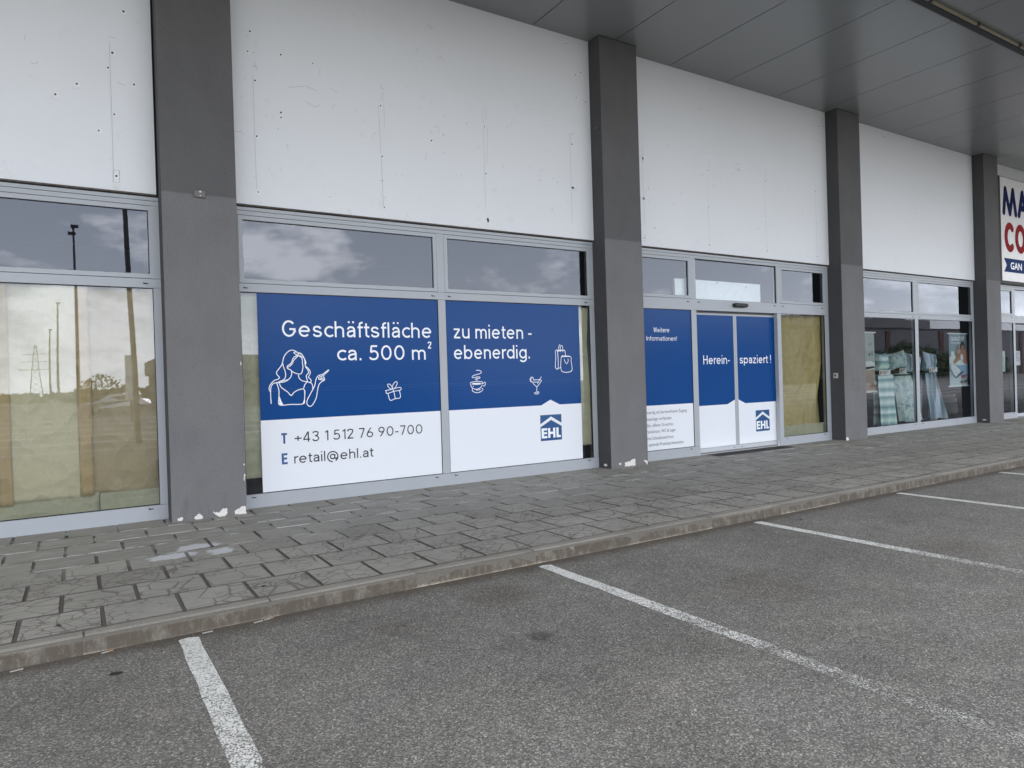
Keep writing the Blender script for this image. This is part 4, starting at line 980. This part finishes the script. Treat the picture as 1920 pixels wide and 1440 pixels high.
# ------------------------------------------------------------------ the big shop sign
sg = empty('shop_sign', (21.3, -.1, 3.35)); tag(sg, 'white box sign with rounded navy and red letters above the last shop', 'sign')
mb = MB(); mb.box(19.22, 23.40, -.095, -.042, 3.355, 6.0); build('sign_case', mb, GASKET, sg)
mb = MB(); mb.box(19.32, 23.30, -.102, -.094, 3.430, 5.985); build('sign_face', mb, plain('sign_white', (.78,.77,.77), .35), sg)
NAVY = plain('sign_navy', (.007,.014,.075), .6, 0, .05); RED = plain('sign_red', (.27,.014,.018), .6, 0, .05)
def stroke(mb, pts, wd, y):
    mb.ribbon(pts, wd, y)
    for p in (pts[0], pts[-1]): mb.disc(p[0], p[1], wd/2, y-.0004, 0, 14)
mb = MB()
for i, s in enumerate(([(19.475,5.12),(19.574,5.70)], [(19.574,5.70),(19.80,5.12)], [(19.80,5.12),(19.98,5.70)], [(19.98,5.70),(20.116,5.12)],
          [(20.29,5.12),(20.50,5.70)], [(20.50,5.70),(20.71,5.12)], [(20.38,5.31),(20.62,5.31)])): stroke(mb, s, .155, -.1045-.0006*i)
build('sign_lettering', mb, NAVY, sg)
mb = MB()
C_ = [(19.765+.205*math.cos(R(a)), 4.52+.285*math.sin(R(a))) for a in range(50, 312, 8)]
stroke(mb, C_, .17, -.1045)
O_ = [(20.345+.215*math.cos(R(a)), 4.52+.285*math.sin(R(a))) for a in range(0, 368, 8)]
mb.ribbon(O_, .17, -.1060); build('sign_lettering', mb, RED, sg)
mb = MB(); mb.poly([(19.415,3.99),(23.1,3.99),(22.95,3.82),(23.1,3.65),(19.415,3.65),(19.56,3.82)], -.1045)
rb = build('sign_ribbon', mb, plain('ribbon_navy', (.014,.04,.14), .6, 0, .05), sg)
mb = MB(); text(mb, 'GAN', 19.76, 20.372, 3.732, .165, -.1065, thin=.02); build('ribbon_lettering', mb, VLET, rb)

# ------------------------------------------------------------------ litter
WPAP = plain('cigarette_paper', (.36,.34,.30), .8); FILT = plain('cork_filter', (.34,.19,.09), .8)
BUTT = [(-.30,-3.600,.15,'cigarette butt lying at the kerb near the left edge of the picture'), (.11,-3.595,.25,'orange tipped cigarette butt at the kerb left of the nearest bay line'),
        (.62,-3.610,.1,'cigarette butt at the kerb just right of the nearest bay line'), (.91,-3.606,.2,'cigarette butt at the kerb before the first kerb joint right of the nearest bay line'), (.975,-3.592,.15,'cigarette butt at the kerb joint, touching the next butt on its left')]
for i, (x, y, a, lb) in enumerate(BUTT):
    r = empty('cigarette_butt', (x, y, GZ)); tag(r, lb, 'litter', 'cigarette butts along the kerb')
    d = Vector((math.cos(a), math.sin(a), 0)); c = Vector((x, y, GZ+.0042))
    mb = MB(); mb.tube([c-d*.030, c+d*.004], .0038, 7); build('paper_end', mb, WPAP, r)
    mb = MB(); mb.tube([c+d*.004, c+d*.028], .0041, 7); build('filter', mb, FILT if i in (1, 4) else WPAP, r)
def leaf(x, y, z, s, lb, seed):
    rs = random.Random(seed); mb = MB(); P = []
    for i in range(7):
        u = i/6; wd = s*.35*math.sin(math.pi*min(1, u*.9+.05)); P.append([(x+(u-.5)*s, y-wd*rs.uniform(.6,1), z+.006*rs.random()+.004), (x+(u-.5)*s, y, z+.002+.012*math.sin(u*3)), (x+(u-.5)*s, y+wd*rs.uniform(.6,1), z+.010*rs.random()+.004)])
    mb.grid(P); o = build('dead_leaf', mb, plain('dead_leaf', (.022,.016,.012), .8), org=(x, y, z)); tag(o, lb, 'leaf', 'dead leaves')
leaf(.135,-3.97,GZ,.06,'curled black leaf on the asphalt left of the nearest bay line',1)
leaf(-.123,-3.29,0,.035,'small dark leaf on the pavement slab by the kerb at the left',2)
leaf(-.114,-.40,0,.03,'small dark leaf on the pavement in front of the papered left window',3)
leaf(1.025,-3.23,0,.03,'small dark leaf scrap on the pavement slab near the kerb below the first pillar',4)
leaf(5.35,-3.30,0,.03,'small dark leaf on the pavement near the kerb before the sliding door',5)
leaf(5.9,-3.85,GZ,.04,'dark leaf on the asphalt by the kerb right of the third bay line',6)
rs = random.Random(21); mb = MB()
for i in range(260):
    x = rs.uniform(-.6, 12); y = -3.60-abs(rs.gauss(0, .05)); s = rs.uniform(.002, .006)
    mb.box(x, x+s*rs.uniform(1,2), y, y+s, GZ, GZ+s*.7)
o = build('kerb_grit', mb, plain('grit', (.16,.13,.10), .9, var=.6, sc_=50)); tag(o, 'loose brown grit gathered along the foot of the kerb', 'grit', kind='stuff')

# ------------------------------------------------------------------ what stands across the car park (seen in the glass)
DARKMETAL = plain('dark_mast_metal', (.05,.05,.052), .5)
def mast(x, y, h, r, heads, lb):
    o = empty('floodlight_mast', (x, y, GZ)); tag(o, lb, 'floodlight mast', 'floodlight masts across the car park')
    mb = MB(); mb.tube([(x,y,GZ),(x,y,GZ+h*.5),(x,y,GZ+h)], [r, r*.8, r*.55], 10); build('pole', mb, DARKMETAL, o)
    mb = MB(); mb.box(x-r*2.2, x+r*2.2, y-r*2.2, y+r*2.2, GZ, GZ+.9); build('base', mb, plain('concrete_base', (.3,.29,.27), .9), o, bevel=.02)
    for i in range(heads):
        mb = MB(); a = .07-.16*i; mb.box(x+a-.20, x+a+.20, y-.15, y+.12, GZ+h-.42*i-.10, GZ+h-.42*i+.06); build('lamp_head', mb, BLACKPL, o, bevel=.02)
mast(.07, -38, 10.9, .10, 2, 'nearest tall floodlight mast with two lamp heads, mirrored in the left window')
mast(-1.6, -80, 11.1, .13, 1, 'middle floodlight mast across the car park, mirrored in the left window')
mast(-2.9, -104, 10.2, .14, 1, 'farthest floodlight mast across the car park')
mb = MB(); mb.tube([(1.42,-14,GZ),(1.36,-14,3.),(1.27,-14,6.4),(1.20,-14,9.5)], [.075,.07,.06,.05], 10); fp = build('flag_pole', mb, DARKMETAL, org=(1.42,-14,GZ)); tag(fp, 'dark flag pole standing close behind the parking bays, mirrored beside the first pillar', 'pole')
o = empty('sign_pylon', (2.2,-30,GZ)); tag(o, 'pale rectangular advertising pylon across the car park', 'sign')
mb = MB(); mb.box(1.97, 2.42, -30.1, -29.9, 1.0, 3.10); build('sign_panel', mb, plain('pylon_grey', (.5,.5,.5), .5), o); mb = MB(); mb.box(2.15, 2.24, -30.05, -29.95, GZ, 1.0); build('post', mb, DARKMETAL, o)
# lattice pylon of the power line
o = empty('power_pylon', (-13, -320, GZ)); tag(o, 'distant lattice power pylon with cross arms on the horizon', 'power pylon')
mb = MB(); H = 21
for sx in (-1, 1):
    for sy in (-1, 1): mb.tube([(-13+sx*2.2,-320+sy*2.2,GZ),(-13+sx*.3,-320+sy*.3,H)], .12, 4)
for i in range(9):
    z0_, z1_ = H*i/9, H*(i+1)/9; a, b = 2.2-1.9*i/9, 2.2-1.9*(i+1)/9
    mb.tube([(-13-a,-318,z0_),(-13+b,-318,z1_)], .07, 4); mb.tube([(-13+a,-318,z0_),(-13-b,-318,z1_)], .07, 4)
build('tower', mb, DARKMETAL, o)
for z_, l in ((11.5,5.5),(14.5,5.0),(17.5,4.2)):
    mb = MB(); mb.tube([(-13-l,-320,z_),(-13+l,-320,z_)], .13, 4); build('cross_arm', mb, DARKMETAL, o)
# buildings opposite
def shed(x0, x1, y0, y1, h, wall, band, lb, bands=True):
    o = empty('warehouse', ((x0+x1)/2, (y0+y1)/2, GZ)); tag(o, lb, 'building')
    mb = MB(); mb.box(x0, x1, y0, y1, GZ, h); build('wall', mb, wall, o)
    mb = MB(); mb.box(x0-.3, x1+.3, y0-.3, y1+.3, h, h+1.3); build('roof_band', mb, band, o)
    n = int((x1-x0)/9)
    for i in range(n):
        mb = MB(); xx = x0+4+i*9; mb.box(xx, xx+1.0, y1, y1+.12, GZ, h-.4); build('pilaster', mb, plain('rust_cladding', (.055,.022,.014), .7), o)
    return o
CLAD = plain('grey_cladding', (.10,.10,.105), .7); WBAND = plain('white_band', (.75,.76,.76), .6)
shed(74, 107, -80, -46, 7.1, CLAD, CLAD, 'dark grey warehouse opposite, beside the one with a white roof band')
shed(107.5, 200, -75, -46.5, 7.3, CLAD, WBAND, 'long grey warehouse with a white roof band opposite, mirrored in the bedding window')
shed(6, 30, -70, -52, 2.9, plain('brown_cladding', (.12,.10,.075), .7), plain('brown_roof', (.16,.13,.10), .7), 'low brown shed across the car park, mirrored in the left window')
# hedge and tree belt
LEAFM = plain('hedge_leaf', (.035,.05,.018), .7, var=.5, sc_=3)
def bush(x, y, rx, rz, n, seed, lb, grp, big=.22):
    rs = random.Random(seed); mb = MB()
    for i in range(n):
        t = rs.uniform(0, 6.283); u = rs.uniform(-.2, 1); rr = math.sqrt(max(0, 1-u*u))*rs.uniform(.6, 1.08)
        c = Vector((x+rx*rr*math.cos(t), y+rx*.8*rr*math.sin(t), GZ+rz*.15+rz*.85*max(0, u)*rs.uniform(.8, 1.1)))
        a = Vector((rs.gauss(0,1), rs.gauss(0,1), rs.gauss(0,1))).normalized(); b = a.orthogonal().normalized(); s = big*rs.uniform(.5, 1.2)
        mb.face([c-a*s, c+b*s*.6, c+a*s, c-b*s*.6])
    o = empty('bush', (x, y, GZ)); tag(o, lb, 'bush', grp)
    build('crown', mb, LEAFM, o)
    mb = MB(); mb.tube([(x,y,GZ),(x+.1,y,GZ+rz*.5)], [.09,.05], 6); build('trunk', mb, plain('bark', (.06,.045,.035), .9), o)
for i, (x, y, rx, rz) in enumerate(((84,-41,4.5,3.6),(91,-41,4.2,4.6),(98,-42,4.8,4.2),(106,-42,4.2,3.2),(114,-42,4.6,3.8))):
    bush(x, y, rx, rz, 900, i, ['lowest','tallest rounded','broad','small','last broad'][i]+' dark green bush of the row before the warehouses opposite', 'bushes before the warehouses', .30)
bush(2.6, -92, 3.2, 3.6, 500, 11, 'bare brownish bush on the far side of the car park', None, .25)
rs = random.Random(4); mb = MB()
for i in range(5200):
    x = rs.uniform(-160, 75); h = 1.9+.9*noise.noise((x*.05, 0, 0))+.6*noise.noise((x*.3, 1, 0))
    c = Vector((x, -150+rs.uniform(-4, 4), rs.uniform(0, max(.6, h))))
    a = Vector((rs.gauss(0,1), .2*rs.gauss(0,1), rs.gauss(0,1))).normalized(); b = a.cross(Vector((0,1,0))).normalized(); s = rs.uniform(.3, .8)
    mb.face([c-a*s, c+b*s*.6, c+a*s, c-b*s*.6])
o = build('tree_belt', mb, plain('far_leaf', (.05,.048,.03), .8, var=.4, sc_=.5)); tag(o, 'far belt of low scrub on the horizon across the car park', 'scrub', kind='stuff')
# parked cars across the lot
def make_car(x, y, paint, lb):
    o = empty('parked_car', (x, y, GZ)); tag(o, lb, 'car', 'cars parked across the lot')
    prof = [(-2.1,.35),(-2.12,.62),(-1.95,.82),(-1.1,.92),(-.45,1.36),(.75,1.42),(1.55,1.05),(2.05,.95),(2.12,.6),(2.08,.35)]
    mb = MB(); P = []
    for yy, k_ in ((-.84,.92),(-.80,1.0),(.80,1.0),(.84,.92)):
        P.append([(x+a, y+yy*(1 if z < .95 else .86), GZ+z*(k_ if z > .6 else 1)) for a, z in prof])
    mb.grid(P); mb.face(P[0]); mb.face(P[-1][::-1]); build('body', mb, paint, o, smooth=False, bevel=.03)
    for s in (-1, 1):
        mb = MB(); yy = y+s*.80*.88+s*.04
        mb.face([(x-1.0,yy+s*.03,GZ+.93),(x-.45,yy-s*.03,GZ+1.28),(x+.72,yy-s*.03,GZ+1.32),(x+1.35,yy+s*.03,GZ+.98)]); build('side_window', mb, BLACKPL, o)
    for a in (-1.3, 1.3):
        for s in (-1, 1):
            mb = MB(); mb.tube([(x+a,y+s*.66,GZ+.31),(x+a,y+s*.86,GZ+.31)], .31, 14); wh = build('wheel', mb, GASKET, o)
            mb = MB(); mb.tube([(x+a,y+s*.855,GZ+.31),(x+a,y+s*.875,GZ+.31)], .19, 12); build('rim', mb, plain('rim_silver', (.5,.5,.5), .3, .8), wh)
    for s in (-.6, .6):
        mb = MB(); mb.box(x-2.14, x-2.05, y+s-.17, y+s+.17, GZ+.62, GZ+.76); build('headlight', mb, WHITEPL, o)
make_car(2.4, -50, plain('silver_paint', (.35,.36,.38), .25, .6), 'silver hatchback parked across the lot, mirrored in the left window')
make_car(56, -26, plain('black_paint', (.015,.015,.017), .2), 'black hatchback parked to the right across the lot, mirrored in the bedding window')
